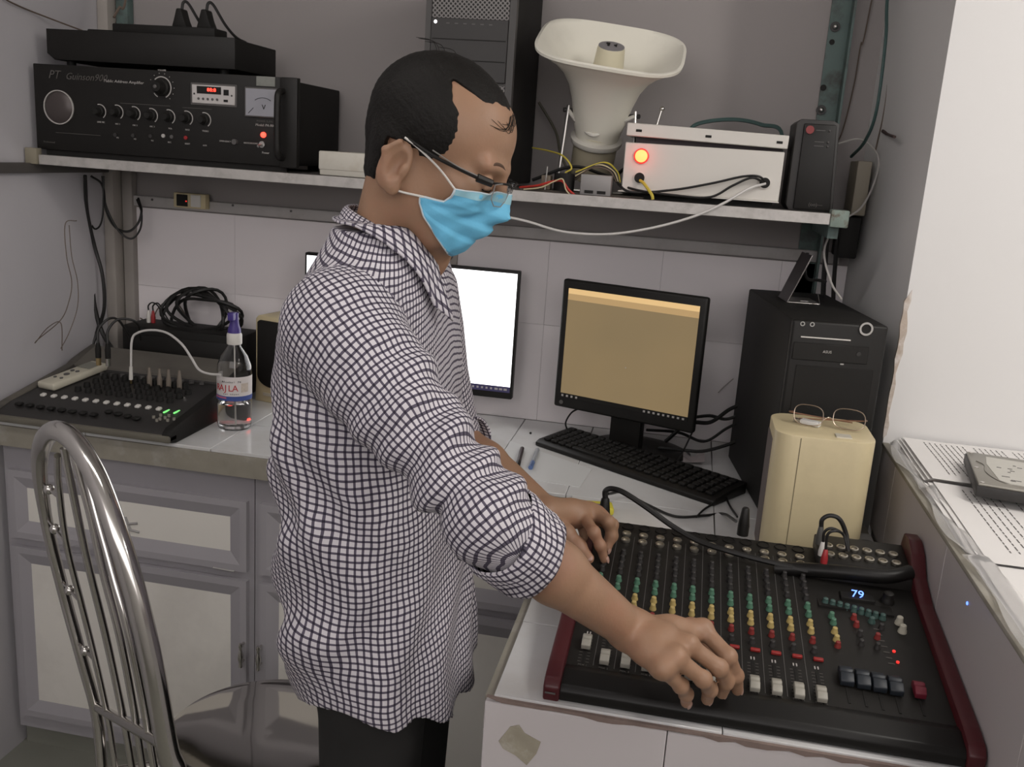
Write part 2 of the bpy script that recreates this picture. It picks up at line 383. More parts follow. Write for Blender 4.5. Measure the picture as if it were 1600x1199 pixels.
# ---------------------------------------------------------------- cabinets under the counter
FY = 1.84
def frame_panel(t, name, x0, x1, z0, z1, w=0.045):
    """a framed front: bevelled frame with a recessed pale panel"""
    f = B(); d = 0.014
    o_ = [(x0, z0), (x1, z0), (x1, z1), (x0, z1)]; m_ = [(x0 + w * .35, z0 + w * .35), (x1 - w * .35, z0 + w * .35), (x1 - w * .35, z1 - w * .35), (x0 + w * .35, z1 - w * .35)]
    i_ = [(x0 + w, z0 + w), (x1 - w, z0 + w), (x1 - w, z1 - w), (x0 + w, z1 - w)]
    bm = f.bm
    R = [[bm.verts.new((x, y, z)) for x, z in q] for q, y in ((o_, 0.0), (o_, -d), (m_, -d), (i_, -0.004), (i_, 0.0))]
    for a, b in zip(R, R[1:]):
        for k in range(4): bm.faces.new((a[k], a[(k + 1) % 4], b[(k + 1) % 4], b[k]))
    fr = f.build(name, M_cab, t, smooth=0)
    B().box(x0 + w - .002, x1 - w + .002, -0.005, 0.0, z0 + w - .002, z1 - w + .002).build('panel', M_cabpan, fr)
    return fr
def handle(parent, x, z):
    h = B().lathe([(0.001, 0.0), (0.005, 0.003), (0.0035, 0.012), (0.006, 0.022), (0.0068, 0.032), (0.004, 0.044), (0.003, 0.05), (0.0055, 0.056), (0.004, 0.062), (0.001, 0.064)], 12, Matrix.Translation((x, -0.030, z - 0.032)))
    h.cyl((x, -0.030, z - 0.02), (x, -0.012, z - 0.02), 0.003, n=8).cyl((x, -0.030, z + 0.024), (x, -0.012, z + 0.024), 0.003, n=8)
    hb = h.build('handle', M_chrome, parent); hb['label'] = 'chrome drop handle'
def cabinet(x0, x1, lab, hx, doorless=False):
    t = thing('cabinet', lab, 'cabinet', (0, FY, 0))
    B().box(x0 + .001, x1 - .001, 0.0, 0.40, 0.06, CT - 0.058).build('body', M_cab, t, smooth=0)
    B().box(x0 + .001, x1 - .001, 0.02, 0.40, 0.0, 0.06).build('plinth', M_floor, t, smooth=0)
    frame_panel(t, 'drawer', x0 + 0.018, x1 - 0.014, 0.570, 0.738)
    d = frame_panel(t, 'door', x0 + 0.018, x1 - 0.014, 0.10, 0.548)
    handle(d, hx, 0.372)
    return t
c1 = cabinet(LX + 0.01, -0.885, 'grey framed cabinet with cream panels behind the chrome chair', -0.905)
cabinet(-0.885, DX - 0.01, 'grey framed cabinet mostly hidden behind the man', -0.862)
lb = B()
for a, b, c_, d_ in ((186, 820, 215, 818), (196, 808, 205, 830), (186, 824, 218, 832)):
    q, r_ = P(a, b, y=FY - 0.0055), P(c_, d_, y=FY - 0.0055)
    lb.tube([(q.x, -0.0056, q.z), (r_.x, -0.0056, r_.z)], 0.003, 4)
lb.build('star_sticker', mat('faded_sticker', (0.33, 0.32, 0.31), 0.6), c1)
cl = B().tube([(P(338, 883, y=FY).x, -0.015, P(338, 883, y=FY).z), (P(371, 889, y=FY).x, -0.015, P(371, 889, y=FY).z)], 0.0022, 6); cl.build('drawer_catch', M_steel, c1)

# ---------------------------------------------------------------- shelf
SF, ST = 1.98, 1.448                          # shelf front, shelf top
shelf = tag(B().box(LX + 0.03, 0.285, SF + 0.004, WY - 0.03, ST - 0.020, ST - 0.0002).build('shelf', mat('shelf_board', (0.13, 0.12, 0.115), 0.6, var=0.1)), 'long wall shelf with a bare metal front edge', 'shelf')
B().box(LX + 0.035, 0.262, SF, SF + 0.004, ST - 0.022, ST, 0.0008, 1).build('front_edge', M_alu, shelf)
q = B().box(0.262, 0.297, SF - 0.004, SF + 0.03, ST - 0.026, ST + 0.008, 0.003)
q.build('corner_bracket', mat('flaking_green', (0.20, 0.25, 0.22), 0.7, var=0.25, vscale=60, dirt=(0.10, 0.06, 0.04), dscale=60, damt=0.9, bump=0.6), shelf)
B().box(LX + 0.004, LX + 0.034, SF - 0.006, SF + 0.014, ST - 0.022, ST + 0.014, 0.002).build('corner_block', mat('yellowed_block', (0.24, 0.215, 0.16), 0.7, var=0.15), shelf)
B().box(0.265, 0.285, SF + 0.03, WY - 0.05, ST - 0.05, ST - 0.021).build('support_angle', M_green, shelf)
# ================================================================ things on the shelf
# ---- public address amplifier
A0 = Vector((-1.502, 2.005, ST))
amp = thing('amplifier', 'wide black public address amplifier with dials and meter on the shelf', 'amplifier', A0)
def AL(px, py, d=0.0):
    v = P(px, py, y=A0.y - d); return v - A0
AW, AH = 0.640, 0.200
B().box(0.012, AW - 0.03, 0.0, 0.31, 0.014, AH - 0.004, 0.003).build('case', M_blackm, amp)
B().box(0.0, AW, -0.006, 0.0, 0.012, AH, 0.002).build('front_panel', M_black, amp)
e_ = B().box(AW - 0.042, AW, -0.016, -0.004, 0.010, AH, 0.004); e_.build('ear', M_black, amp)
h_ = spline([(AW - 0.034, -0.012, 0.030), (AW - 0.034, -0.036, 0.036), (AW - 0.034, -0.042, 0.06), (AW - 0.034, -0.042, 0.14), (AW - 0.034, -0.036, 0.166), (AW - 0.034, -0.012, 0.172)], 6)
B().tube(h_, 0.007, 10).build('handle', M_black, amp)
for x in (0.05, AW - 0.08):
    for y in (0.04, 0.27): B().cyl((x, y, 0.0), (x, y, 0.016), 0.014, n=14).build('foot', M_blackm, amp)
B().box(0.02, AW - 0.03, 0.0, 0.004, 0.0, 0.013).build('shade_strip', M_blackm, amp)  # black strip stands in for the shadow and feet under the panel
c = AL(95, 168)
rg = B(); arc(rg, (c.x, c.z), 0.0365, 0, 360, 0.0022, -0.009, -0.006, 48); rg.build('grille_ring', M_print, amp)
gm = mat('speaker_mesh', (0.075, 0.062, 0.06), 0.35, 0.3)
B().lathe([(0.0355, 0.0), (0.030, 0.004), (0.018, 0.007), (0.001, 0.008)], 40, Matrix.Translation((c.x, -0.006, c.z)) @ YROT).build('grille', gm, amp)
kn = B().lathe([(0.0115, 0.0), (0.0115, 0.003), (0.009, 0.005), (0.0078, 0.016), (0.0065, 0.018), (0.0008, 0.018)], 20, YROT)
knob_me = kn.mesh('knob'); knob_me.materials.append(M_blackm)
for px, py in ((159.5, 174.5), (186.5, 175.6), (213, 178), (240, 181), (267, 183), (294.6, 185), (322.7, 187.6)):
    c = AL(px - 2, py); o = link('knob', knob_me, amp, (c.x, -0.006, c.z))
    r = B(); arc(r, (c.x + 0.001, c.z), 0.0155, -55, 105, 0.0019, -0.0068, -0.006, 16); r.build('scale_arc', M_print, amp)
c = AL(255, 137)
big = B().lathe([(0.018, 0.0), (0.018, 0.004), (0.014, 0.007), (0.012, 0.022), (0.010, 0.025), (0.001, 0.025)], 24, Matrix.Translation((c.x, -0.006, c.z)) @ YROT)
vk = big.build('volume_knob', M_blackm, amp); B().sphere((c.x - 0.001, -0.032, c.z), 0.0045, (1, .4, 1)).build('cap', M_mid, vk)
r = B(); arc(r, (c.x, c.z), 0.0225, -65, 135, 0.0023, -0.0068, -0.006, 24); r.build('scale_arc', M_print, amp)
r = B(); arc(r, (c.x, c.z), 0.0225, 215, 245, 0.0018, -0.0068, -0.006, 8); r.build('scale_arc', M_print, amp)
for k in range(9):
    a = math.radians(-50 + 25 * k); B().box(c.x + .030 * math.cos(a) - .0008, c.x + .030 * math.cos(a) + .0008, -.0067, -.006, c.z + .030 * math.sin(a) - .0008, c.z + .030 * math.sin(a) + .0008).build('tick', M_print, amp)
a_, b_ = AL(303, 131), AL(370, 165)
pz0, pz1 = AL(336, 163).z, AL(336, 134).z
B().box(a_.x - .004, b_.x + .004, -0.0078, -0.006, pz0 - .004, pz1 + .004, 0.0008, 1).build('player_bezel', M_mid, amp);
pl_ = B().box(a_.x, b_.x, -0.0095, -0.006, pz0, pz1, 0.001, 1).build('player_panel', mat('player_white', (0.50, 0.475, 0.46), 0.4), amp)
zc = (pz0 + pz1) / 2
B().box(a_.x + .012, b_.x - .032, -0.0100, -0.009, zc + .001, pz1 - .003).build('display', M_blackm, pl_)
text('88:8', 0.0105, M_ledr, pl_, (AL(334, 143).x, -0.0103, zc + .0095), sx=1.2)
B().box(b_.x - .026, b_.x - .014, -0.0102, -0.009, zc + .0, zc + .012).build('usb_port', M_blackm, pl_)
for k in range(5): B().cyl((a_.x + .016 + k * .011, -0.0095, zc - .010), (a_.x + .016 + k * .011, -0.0105, zc - .010), 0.0028, n=10).build('button', M_mid, pl_)
B().box(b_.x - .026, b_.x - .016, -0.0102, -0.009, zc - .014, zc - .009).build('card_slot', M_blackm, pl_)
for s in (a_.x + .006, b_.x - .007): B().cyl((s, -0.0095, zc), (s, -0.0105, zc), 0.002, n=8).build('screw', M_dark, pl_)
m0, m1 = AL(388, 183), AL(442, 138)
mz0, mz1 = AL(415, 182).z, AL(415, 140).z
mt = B().box(m0.x - .003, m1.x + .003, -0.012, -0.006, mz0 - .003, mz1 + .003, 0.001, 1).build('meter', M_mid, amp)
B().box(m0.x, m1.x, -0.0128, -0.011, mz0, mz1).build('meter_face', mat('meter_face', (0.30, 0.30, 0.33), 0.35, var=0.1), mt)
mx_, mzz = (m0.x + m1.x) / 2, (mz0 + mz1) / 2
r = B(); arc(r, (mx_, mzz - .022), 0.032, 55, 125, 0.0012, -0.0134, -0.0128, 16); r.build('meter_scale', M_bluec, mt)
text('V', 0.015, M_blackm, mt, (mx_ + .002, -0.0131, mzz - .010))
B().tube([(mx_ - .034, -.0132, mzz - .024), (mx_ - .022, -.0132, mzz - .012)], 0.0006, 4).build('needle', M_blackm, mt)
B().box(AL(403, 119).x, AL(432, 119).x, -0.0075, -0.006, AL(415, 135).z, AL(415, 120).z).build('sticker', mat('grey_sticker', (0.20, 0.205, 0.185), 0.6, var=0.2, vscale=90), amp)
c = AL(414, 211); B().sphere((c.x, -0.008, c.z), 0.0062).build('power_light', M_ledr, amp)
c = AL(412, 226); tg = B().cyl((c.x, -0.006, c.z), (c.x, -0.010, c.z), 0.007, n=12); tg.cyl((c.x, -0.01, c.z), (c.x - .003, -0.022, c.z - .004), 0.002, 0.003, 8); tg.build('toggle_switch', M_steel, amp)
c = AL(370, 222); B().cyl((c.x, -0.006, c.z), (c.x, -0.014, c.z), 0.006, n=12).build('selector', M_mid, amp)
for px, py, m_ in ((258, 212.5, M_print), (271, 214, M_mid), (293, 215.5, M_red), (183, 211, M_dark), (211, 212, M_dark), (238, 213, M_dark)):
    c = AL(px, py); B().cyl((c.x, -0.006, c.z), (c.x, -0.009, c.z), 0.0042, n=12).build('jack', m_, amp)
text('PT', 0.026, M_print_d, amp, AL(84, 117, .0066), shear=0.3)
text('Guinson900', 0.021, M_print_d, amp, AL(134, 121, .0066), shear=0.35)
text('Public Address Amplifier', 0.0085, M_print, amp, AL(193, 128, .0066), shear=0.2, sx=1.15)
text('Professional', 0.006, M_print_d, amp, AL(77, 222, .0066))
text('POWER SUPPLY', 0.006, M_print_d, amp, AL(415, 190, .0066)); text('Model: PA-900', 0.0075, M_print, amp, AL(414, 196, .0066), shear=0.2)
text('Power', 0.0065, M_print, amp, AL(415, 239, .0066)); text('VOLUME', 0.005, M_print, amp, AL(253, 110, .0066))
for px, py, s in ((158, 191, 'LINE MIC'), (184, 194, 'MIC 1'), (211, 196, 'MIC 2'), (238, 198, 'MIC 3'), (266, 201, 'VOL'), (293, 203, 'BASS'), (321, 205, 'TREBLE'), (184, 215.5, 'M1'), (211, 217.5, 'M2'), (238, 220, 'M3'), (265, 222.5, 'REC'), (293, 225, 'RESET'), (320, 227.5, 'AUX'), (352, 221, 'EMERGENCY'), (392, 224, 'BACKGROUND')):
    text(s, 0.0048, M_print, amp, AL(px, py, .0066))
for x0, x1, py in ((188, 266, 161), (285, 331, 168), (87, 157, 207)):
    p, q = AL(x0, py, .0063), AL(x1, py + (x1 - x0) * .07, .0063); B().box(p.x, q.x, -.0066, -.006, p.z - .0005, p.z + .0005).build('line_print', M_print_d, amp)
# ---- slim receiver lying on the amplifier
R0 = Vector((-1.480, 2.02, ST + 0.2)); RW = 0.458
rec = thing('receiver', 'slim black receiver unit lying on top of the amplifier', 'receiver', R0)
B().prism([(0.0, 0.025), (0.018, 0.012), (RW, 0.012), (RW, 0.078), (0.0, 0.078)], 0.0, 0.006, 'y', 0.001).build('front_panel', M_black, rec)
B().box(0.012, RW, 0.006, 0.21, 0.012, 0.076, 0.002).build('case', M_blackm, rec)
for x in (0.04, RW - 0.04):
    for y in (0.03, 0.18): B().cyl((x, y, 0), (x, y, 0.014), 0.010, n=12).build('foot', M_blackm, rec)
# ---- power strip with two plugs on top of it
st0 = Vector((-1.335, 2.05, ST + 0.2775))
strip = thing('power_strip', 'black power strip with two plugs on the receiver', 'power strip', st0)
B().box(0.0, 0.25, 0.0, 0.06, 0.0, 0.022, 0.003).build('body', M_blackm, strip)
B().box(-0.07, 0.0, 0.01, 0.05, 0.0, 0.008, 0.003).build('cord_boot', M_blackm, strip)
for i, x in enumerate((0.155, 0.215)):
    p = B().prism([(x - .018, .022), (x + .020, .022), (x + .012, .040), (x + .006, .062), (x - .006, .062), (x - .012, .040)], 0.015, 0.045, 'y', 0.003).build('plug', M_blackm, strip)
    pts = [(x, 0.03, 0.058), (x + .004, 0.03, 0.076), (x + .014, 0.035, 0.074), (x + .034, 0.05, 0.036), (x + .05, 0.07, 0.012), (x + .06, 0.10, 0.004)]
    B().tube(spline(pts, 6), 0.0032, 6).build('cord', M_cable, p)
cable('cable', 'brown lead rising past the left corner post', [P(178, 27, y=2.1), P(186, 12, y=2.12), P(198, -14, y=2.14), (-1.40, 2.28, 2.2), (-1.40, 2.30, 2.74)], 0.003, M_thin)
cable('wire', 'thin brown wires running across the left wall to the receiver', [P(-420, -190, x=LX + .01), P(-40, -25, x=LX + .01), P(20, 5, x=LX + .01), P(60, 22, x=LX + .012), (-1.45, 2.15, ST + 0.282)], 0.0018, M_thin, 'wire')
# ---- white box
bx0 = P(490, 268, y=2.01)
wb = thing('box', 'low cream white cardboard box between amplifier and computer tower', 'box', (-0.822, 2.02, ST))
B().box(0.0, 0.15, 0.0, 0.16, 0.0, 0.045, 0.003).build('carton', mat('cream_card', (0.56, 0.535, 0.47), 0.6, var=0.05), wb)
B().box(-0.002, 0.152, -0.002, 0.162, 0.012, 0.052, 0.003).build('lid', mat('cream_card2', (0.58, 0.555, 0.49), 0.6, var=0.05, dirt=(0.4, 0.33, 0.25), dscale=20, damt=0.3), wb)
B().box(0.035, 0.055, 0.03, 0.042, 0.0515, 0.0525).build('mark', mat('brown_mark', (0.16, 0.10, 0.08), 0.7), wb)
# ---- workstation tower on the shelf
T0 = Vector((-0.588, 2.00, ST))
tw = thing('computer_tower', 'tall dark grey computer tower on the shelf behind the man', 'computer', T0)
TWW, TWH = 0.19, 0.445
B().box(0.002, TWW - .002, 0.018, 0.315, 0.008, TWH, 0.003).build('case', M_blackm, tw)
M_tfront = mat('tower_front', (0.065, 0.062, 0.06), 0.5, 0.2, var=0.1)
fr = B().box(0, 0.012, 0, 0.018, 0.004, TWH).box(TWW - .014, TWW, 0, 0.018, 0.004, TWH)
fr.box(0.012, TWW - .014, 0.004, 0.018, 0.004, TWH); fr.build('front_frame', M_tfront, tw)
M_mesh = bpy.data.materials.new('grille_mesh'); M_mesh.use_nodes = True
def mesh_mat(m, scale, c0, c1):
    nt = m.node_tree; b = nt.nodes['Principled BSDF']; tc = nt.nodes.new('ShaderNodeTexCoord'); v = nt.nodes.new('ShaderNodeTexVoronoi')
    v.inputs['Scale'].default_value = scale; v.inputs['Randomness'].default_value = 0.0
    r = nt.nodes.new('ShaderNodeValToRGB'); r.color_ramp.elements[0].position = .38; r.color_ramp.elements[1].position = .46
    r.color_ramp.elements[0].color = (*c0, 1); r.color_ramp.elements[1].color = (*c1, 1)
    mp = nt.nodes.new('ShaderNodeMapping'); mp.inputs['Rotation'].default_value = (0, math.radians(45), 0)
    nt.links.new(tc.outputs['Object'], mp.inputs[0]); nt.links.new(mp.outputs[0], v.inputs['Vector']); nt.links.new(v.outputs['Distance'], r.inputs['Fac']); nt.links.new(r.outputs['Color'], b.inputs['Base Color'])
    b.inputs['Roughness'].default_value = .5; b.inputs['Metallic'].default_value = .4
mesh_mat(M_mesh, 150, (0.012, 0.011, 0.010), (0.17, 0.16, 0.155))
zb0, zb1 = (P(740, 128, y=2.0) - T0).z, (P(740, 30, y=2.0) - T0).z
B().box(0.013, TWW - .015, 0.0015, 0.004, zb1, TWH - .006).build('upper_grille', M_mesh, tw)
B().box(0.013, TWW - .015, 0.0015, 0.004, 0.012, zb0 - .006).build('lower_grille', M_mesh, tw)
dv = B().box(0.013, TWW - .015, -0.003, 0.004, zb0, zb1, 0.001, 1).build('drive_panel', M_dark, tw)
for i in range(1, 3):
    z = zb0 + (zb1 - zb0) * i / 3; B().box(0.016, TWW - .018, -0.0036, -0.002, z - .001, z + .001).build('groove', M_blackm, dv)
B().sphere((0.022, -0.003, zb1 - .008), 0.0035, (1, .5, 1)).build('power_light', M_ledw, dv)
for k in range(6): B().box(0.045 + k * .018, 0.052 + k * .018, -.0036, -.002, zb1 - .011, zb1 - .009).build('port', M_mid, dv)
# ---- horn loudspeaker
def horn():
    base = Vector((-0.215, 2.115, ST)); t = thing('horn_speaker', 'cream horn loudspeaker pointing up on the shelf', 'loudspeaker', base)
    mouth = P(955, 76, y=2.085) - base; throat = P(931, 222, y=2.17) - base
    ax = (mouth - throat).normalized(); Lh = (mouth - throat).length
    ux = Vector((1, 0, 0)); ux = (ux - ax * ux.dot(ax)).normalized(); uy = ax.cross(ux)
    M_horn = mat('horn_cream', (0.80, 0.775, 0.68), 0.38, var=0.04, vscale=8, dirt=(0.42, 0.39, 0.33), dscale=5, damt=0.2)
    prof = [(0.0, .040, .038, 2), (0.05, .047, .044, 2), (0.25, .058, .053, 2.1), (0.45, .067, .061, 2.2), (0.62, .078, .071, 2.4), (0.76, .094, .085, 2.7), (0.87, .115, .103, 3.0), (0.95, .136, .122, 3.4), (1.0, .147, .132, 3.6)]
    N = 64
    def ring(bm, s, a, b, e, off=0.0):
        vs = []
        for j in range(N):
            th = 2 * PI * j / N; cx_, sx_ = math.cos(th), math.sin(th)
            rx = a * (abs(cx_) ** (2 / e)) * (1 if cx_ >= 0 else -1); ry = b * (abs(sx_) ** (2 / e)) * (1 if sx_ >= 0 else -1)
            vs.append(bm.verts.new(throat + ax * (Lh * s + off) + ux * rx + uy * ry))
        return vs
    h = B(); bm = h.bm; rings = [ring(bm, *p) for p in prof]
    rings.append(ring(bm, 1.0, .154, .139, 3.6, 0.001)); rings.append(ring(bm, 1.0, .155, .140, 3.6, 0.007)); rings.append(ring(bm, 1.0, .149, .134, 3.6, 0.009))
    for s, a, b, e in reversed(prof[1:]): rings.append(ring(bm, s, a - .004, b - .004, e, 0.003))
    for A, C_ in zip(rings, rings[1:]):
        for j in range(N): bm.faces.new((A[j], A[(j + 1) % N], C_[(j + 1) % N], C_[j]))
    bm.faces.new(rings[0]); bm.faces.new(rings[-1])
    bell = h.build('bell', M_horn, t, smooth=60)
    Q = Matrix.Translation(throat) @ ax.to_track_quat('Z', 'Y').to_matrix().to_4x4()
    B().lathe([(0.047, .02), (0.040, Lh * .4), (0.0290, Lh * 1.0), (0.0275, Lh * 1.02)], 32, Q).build('reflex_cone', mat('cone_cream', (0.66, 0.61, 0.45), 0.4, var=0.05), t)
    cap = B().lathe([(0.0275, Lh * 1.015), (0.0273, Lh * 1.028), (0.022, Lh * 1.034), (0.001, Lh * 1.034)], 32, Q).build('cone_cap', mat('grey_cap', (0.22, 0.21, 0.215), 0.4), t)
    lq = Q.to_quaternion().to_matrix()
    cc = throat + ax * (Lh * 1.0365)
    e1, e2 = ux, (uy if uy.z > 0 or uy.y > 0 else -uy)
    def mark(poly, nm):
        m_ = B(); b_ = m_.bm; f = [b_.verts.new(cc + e1 * x + e2 * y) for x, y in poly]; g = [b_.verts.new(cc + ax * .0006 + e1 * x + e2 * y) for x, y in poly]
        b_.faces.new(f); b_.faces.new(list(reversed(g)))
        for i in range(len(poly)): b_.faces.new((f[(i + 1) % len(poly)], f[i], g[i], g[(i + 1) % len(poly)]))
        m_.build(nm, M_blackm, cap)
    mark([(-.012, .010), (-.004, .010), (-.004, -.008), (-.009, -.008), (-.009, .002), (-.012, .004)], 'logo_mark')
    mark([(.004, .001), (.011, .010), (.011, -.008)], 'logo_mark')
    B().lathe([(0.056, -.001), (0.058, .003), (0.058, .010), (0.052, .013)], 40, Q).build('collar_ring', mat('ring_white', (0.55, 0.53, 0.48), .35), t)
    B().lathe([(0.040, -.085), (0.047, -.080), (0.049, -.01), (0.046, 0.0)], 32, Q).build('driver', mat('driver_tan', (0.33, 0.295, 0.215), 0.5, var=0.08), t)
    # U bracket
    def bt(px, py, yy): return P(px, py, y=yy) - base
    a1, a2 = bt(888, 172, 2.12), bt(992, 182, 2.12)
    f1 = Vector((a1.x - .012, a1.y - 0.01, 0.004)); f2 = Vector((a2.x + .012, a2.y - 0.01, 0.004))
    br = B()
    for a, f in ((a1, f1), (a2, f2)): br.tube([a + Vector((0, 0, .01)), f], 0.0035, 8)
    br.tube([f1, f2], 0.0035, 8)
    br.build('bracket', M_steel, t)
    for a, s in ((a1, 1), (a2, -1)):
        B().cyl(a + Vector((-.010 * s, 0, 0)), a + Vector((.02 * s, 0.012, 0)), 0.005, n=10).build('bolt', M_dark, t)
    yk = spline([a1, throat + Vector((-.035, -.045, .035)), throat + Vector((0, -.062, .012)), throat + Vector((.035, -.045, .035)), a2], 8)
    B().tube(yk, 0.0045, 8).build('yoke', mat('ring_white', (0.55, 0.53, 0.48), .35), t)
horn()
# ---- small open power supply board under the horn
g0 = P(930, 305, y=2.01); g0.z = ST
ps = thing('power_supply', 'small bare metal power supply with two slots below the horn', 'power supply', (g0.x, 2.0, ST))
B().box(-0.032, 0.032, 0.0, 0.05, 0.0, 0.042, 0.002).build('cover', mat('dull_zinc', (0.26, 0.25, 0.245), 0.5, 0.3, var=0.1), ps)
for x in (-.022, .004): B().box(x, x + .018, -.001, .002, 0.004, 0.010).build('slot', M_blackm, ps)
B().box(-0.16, 0.10, 0.012, 0.12, 0.0, 0.004).build('board', mat('brown_board', (0.055, 0.045, 0.035), 0.7, var=0.3, vscale=50), ps)
B().cyl((-0.07, 0.03, 0.004), (-0.07, 0.03, 0.040), 0.022, n=20).build('coil', M_blackm, ps)
B().box(-0.118, -0.098, 0.02, 0.05, 0.004, 0.034, .002).build('capacitor', mat('tan_cap', (.13, .10, .07), .5), ps)
B().cyl((-0.108, 0.016, 0.004), (-0.106, 0.016, 0.052), 0.0015, n=6).build('pin', M_steel, ps)
def hp(dx, dy, dz): return Vector((g0.x + dx, 2.0 + dy, ST + dz))
cable('wire', 'yellow wire curling beside the horn bracket', [P(832, 231, y=2.15), P(858, 236, y=2.1), P(880, 244, y=2.04), P(893, 262, y=2.02), hp(-.068, .02, .042)], 0.0018, M_wire_y, 'wire')
cable('wire', 'red wire lying on the shelf left of the power supply', [P(812, 293, y=2.02), P(840, 290, y=2.0), P(862, 284, y=2.0), P(878, 283, y=2.0), P(888, 296, y=2.0), P(898, 305, y=2.0)], 0.0026, M_wire_r, 'wire')
cable('wire', 'pale twisted wire beside the red wire on the shelf', [P(818, 296, y=1.995), P(845, 293, y=1.995), P(865, 284, y=1.995), P(879, 280, y=1.995), P(884, 296, y=1.995), P(892, 306, y=1.995)], 0.0014, M_cream, 'wire')
for k in range(5):
    cable('wire', ('brown','black','tan','dark','ochre')[k] + ' wire bent over the top of the small power supply', [hp(-.05, .05, .028 + .004 * k), hp(-.015 + .006 * k, .045, .056 + .003 * k), hp(.022 + .004 * k, .04, .052), hp(.040 + .002 * k, .03, .030)], 0.002, (M_thin, M_cable, M_cream, M_dark, M_wire_y)[k], 'wire')
cable('wire', 'black wires tangled behind the power supply', [hp(-.15, .1, .02), hp(-.06, .09, .055), hp(.02, .1, .04), hp(.06, .08, .06), hp(.10, .1, .02)], 0.004, M_cable, 'wire')
cable('cable', 'grey green cable bowed behind the computer tower on the shelf', [P(842, 160, y=2.28), P(868, 205, y=2.26), P(876, 240, y=2.2), hp(-.07, .14, .03)], 0.003, mat('olive_cable', (.10, .095, .07), .6))
# ---- white control box
K0 = Vector((-0.156, 2.015, ST))
kb_ = thing('control_box', 'white steel control box with glowing red lamp and ajar lid', 'control box', K0)
M_box = mat('white_box_paint', (0.60, 0.575, 0.53), 0.42, var=0.03, vscale=5)
KW = 0.318
B().box(0.0, KW, 0.0, 0.14, 0.014, 0.112, 0.0015, 1).build('case', M_box, kb_)
B().box(-0.006, KW + .0, -0.008, 0.14, 0.012, 0.0145, 0.0005, 1).build('base_lip', M_box, kb_)
B().box(0.02, KW - .01, 0.02, 0.12, 0.0, 0.013).build('feet_rail', M_blackm, kb_)
lid = B().box(0.0, KW + .004, 0.0, 0.15, 0.0, 0.026, 0.0015, 1); lid.xf(Matrix.Translation((0, -0.004, 0.125)) @ Matrix.Rotation(math.radians(1.2), 4, 'Y'))
ld = lid.build('lid', M_box, kb_)
for k, x in enumerate((0.025, 0.165, 0.305)):
    s = B().box(x - .006, x + .006, -.0010, 0.0, .009, .014, .0004, 1); s.xf(Matrix.Translation((0, -0.004, 0.125)) @ Matrix.Rotation(math.radians(1.2), 4, 'Y')); s.build('slot', M_blackm, ld)
B().box(0.02, KW - .004, 0.02, 0.13, 0.111, 0.126).build('gap_shadow', mat('gap_shade', (.05, .04, .045), .7), kb_)  # dark slab colours in the shade between case and lid
c = P(1002, 244, y=2.01) - K0
lr = B().lathe([(0.0155, 0.0), (0.0155, 0.004), (0.013, 0.006)], 28, Matrix.Translation((c.x, 0, c.z)) @ YROT).build('lamp_ring', M_ledrd, kb_)
B().lathe([(0.013, 0.004), (0.0125, 0.007), (0.006, 0.009), (0.001, 0.0095)], 28, Matrix.Translation((c.x, 0, c.z)) @ YROT).build('indicator_lamp', mat('lamp_glow', (.30, .20, .05), .4, emit=0.92, ecol=(1.0, 0.74, 0.22)), kb_)
l = bpy.data.lights.new('indicator_glow', 'POINT'); l.energy = 0.028; l.color = (1, .06, .03); l.shadow_soft_size = .012
lo = bpy.data.objects.new('indicator_glow', l); COL.objects.link(lo); lo.location = (K0.x + c.x, K0.y - .022, K0.z + c.z)
for px, py in ((999, 278), (1195, 286)):
    c = P(px, py, y=2.01) - K0
    g = B().lathe([(0.0125, 0.0), (0.0125, 0.0035), (0.010, 0.004)], 24, Matrix.Translation((c.x, 0, c.z)) @ YROT).build('grommet', M_box, kb_)
    B().lathe([(0.0105, 0.001), (0.0105, 0.0048), (0.001, 0.0048)], 24, Matrix.Translation((c.x, 0, c.z)) @ YROT).build('cable_hole', M_blackm, g)
B().cyl((0.055, 0.10, 0.15), (0.062, 0.10, 0.183), 0.0028, n=10).sphere((0.063, 0.10, 0.187), 0.0052).build('antenna', M_chrome, kb_)
cable('cable', 'short yellow cable hanging from the lower hole of the white box', [P(1000, 282, y=2.008), P(1007, 288, y=1.995), P(1018, 304, y=1.976), P(1020, 312, y=1.974)], 0.0032, M_wire_y)
cable('cable', 'black cable across the front of the white box, upper loop', [P(960, 280, y=2.04), P(985, 300, y=2.0), P(1050, 297, y=2.0), P(1110, 287, y=2.0), P(1160, 276, y=1.998), P(1186, 276, y=2.0), P(1196, 286, y=2.01)], 0.0026, M_cable)
cable('cable', 'black cable across the front of the white box, lower loop', [P(966, 288, y=2.04), P(1000, 298, y=1.998), P(1060, 306, y=1.99), P(1110, 308, y=1.99), P(1145, 290, y=1.995), P(1175, 278, y=1.995), P(1196, 287, y=2.01)], 0.0026, M_cable)
cable('cable', 'long white cable sagging from the white box below the shelf edge', [P(1196, 287, y=2.008), P(1170, 295, y=1.985), P(1130, 318, y=1.972), P(1085, 338, y=1.97), P(1020, 356, y=1.972), P(950, 366, y=1.972), P(880, 362, y=1.974), P(820, 345, y=1.976), P(770, 335, y=1.976), P(700, 320, y=1.985), (-0.62, 2.02, ST - .021)], 0.0026, mat('white_cable', (.58, .56, .54), .45))
cable('cable', 'green cable arching behind the white control box', [P(1072, 225, y=2.22), P(1080, 200, y=2.24), P(1105, 190, y=2.25), P(1150, 187, y=2.26), P(1190, 195, y=2.26), P(1222, 212, y=2.24), (0.165, 2.22, ST + .005)], 0.0045, mat('green_cable', (.045, .085, .08), .5))
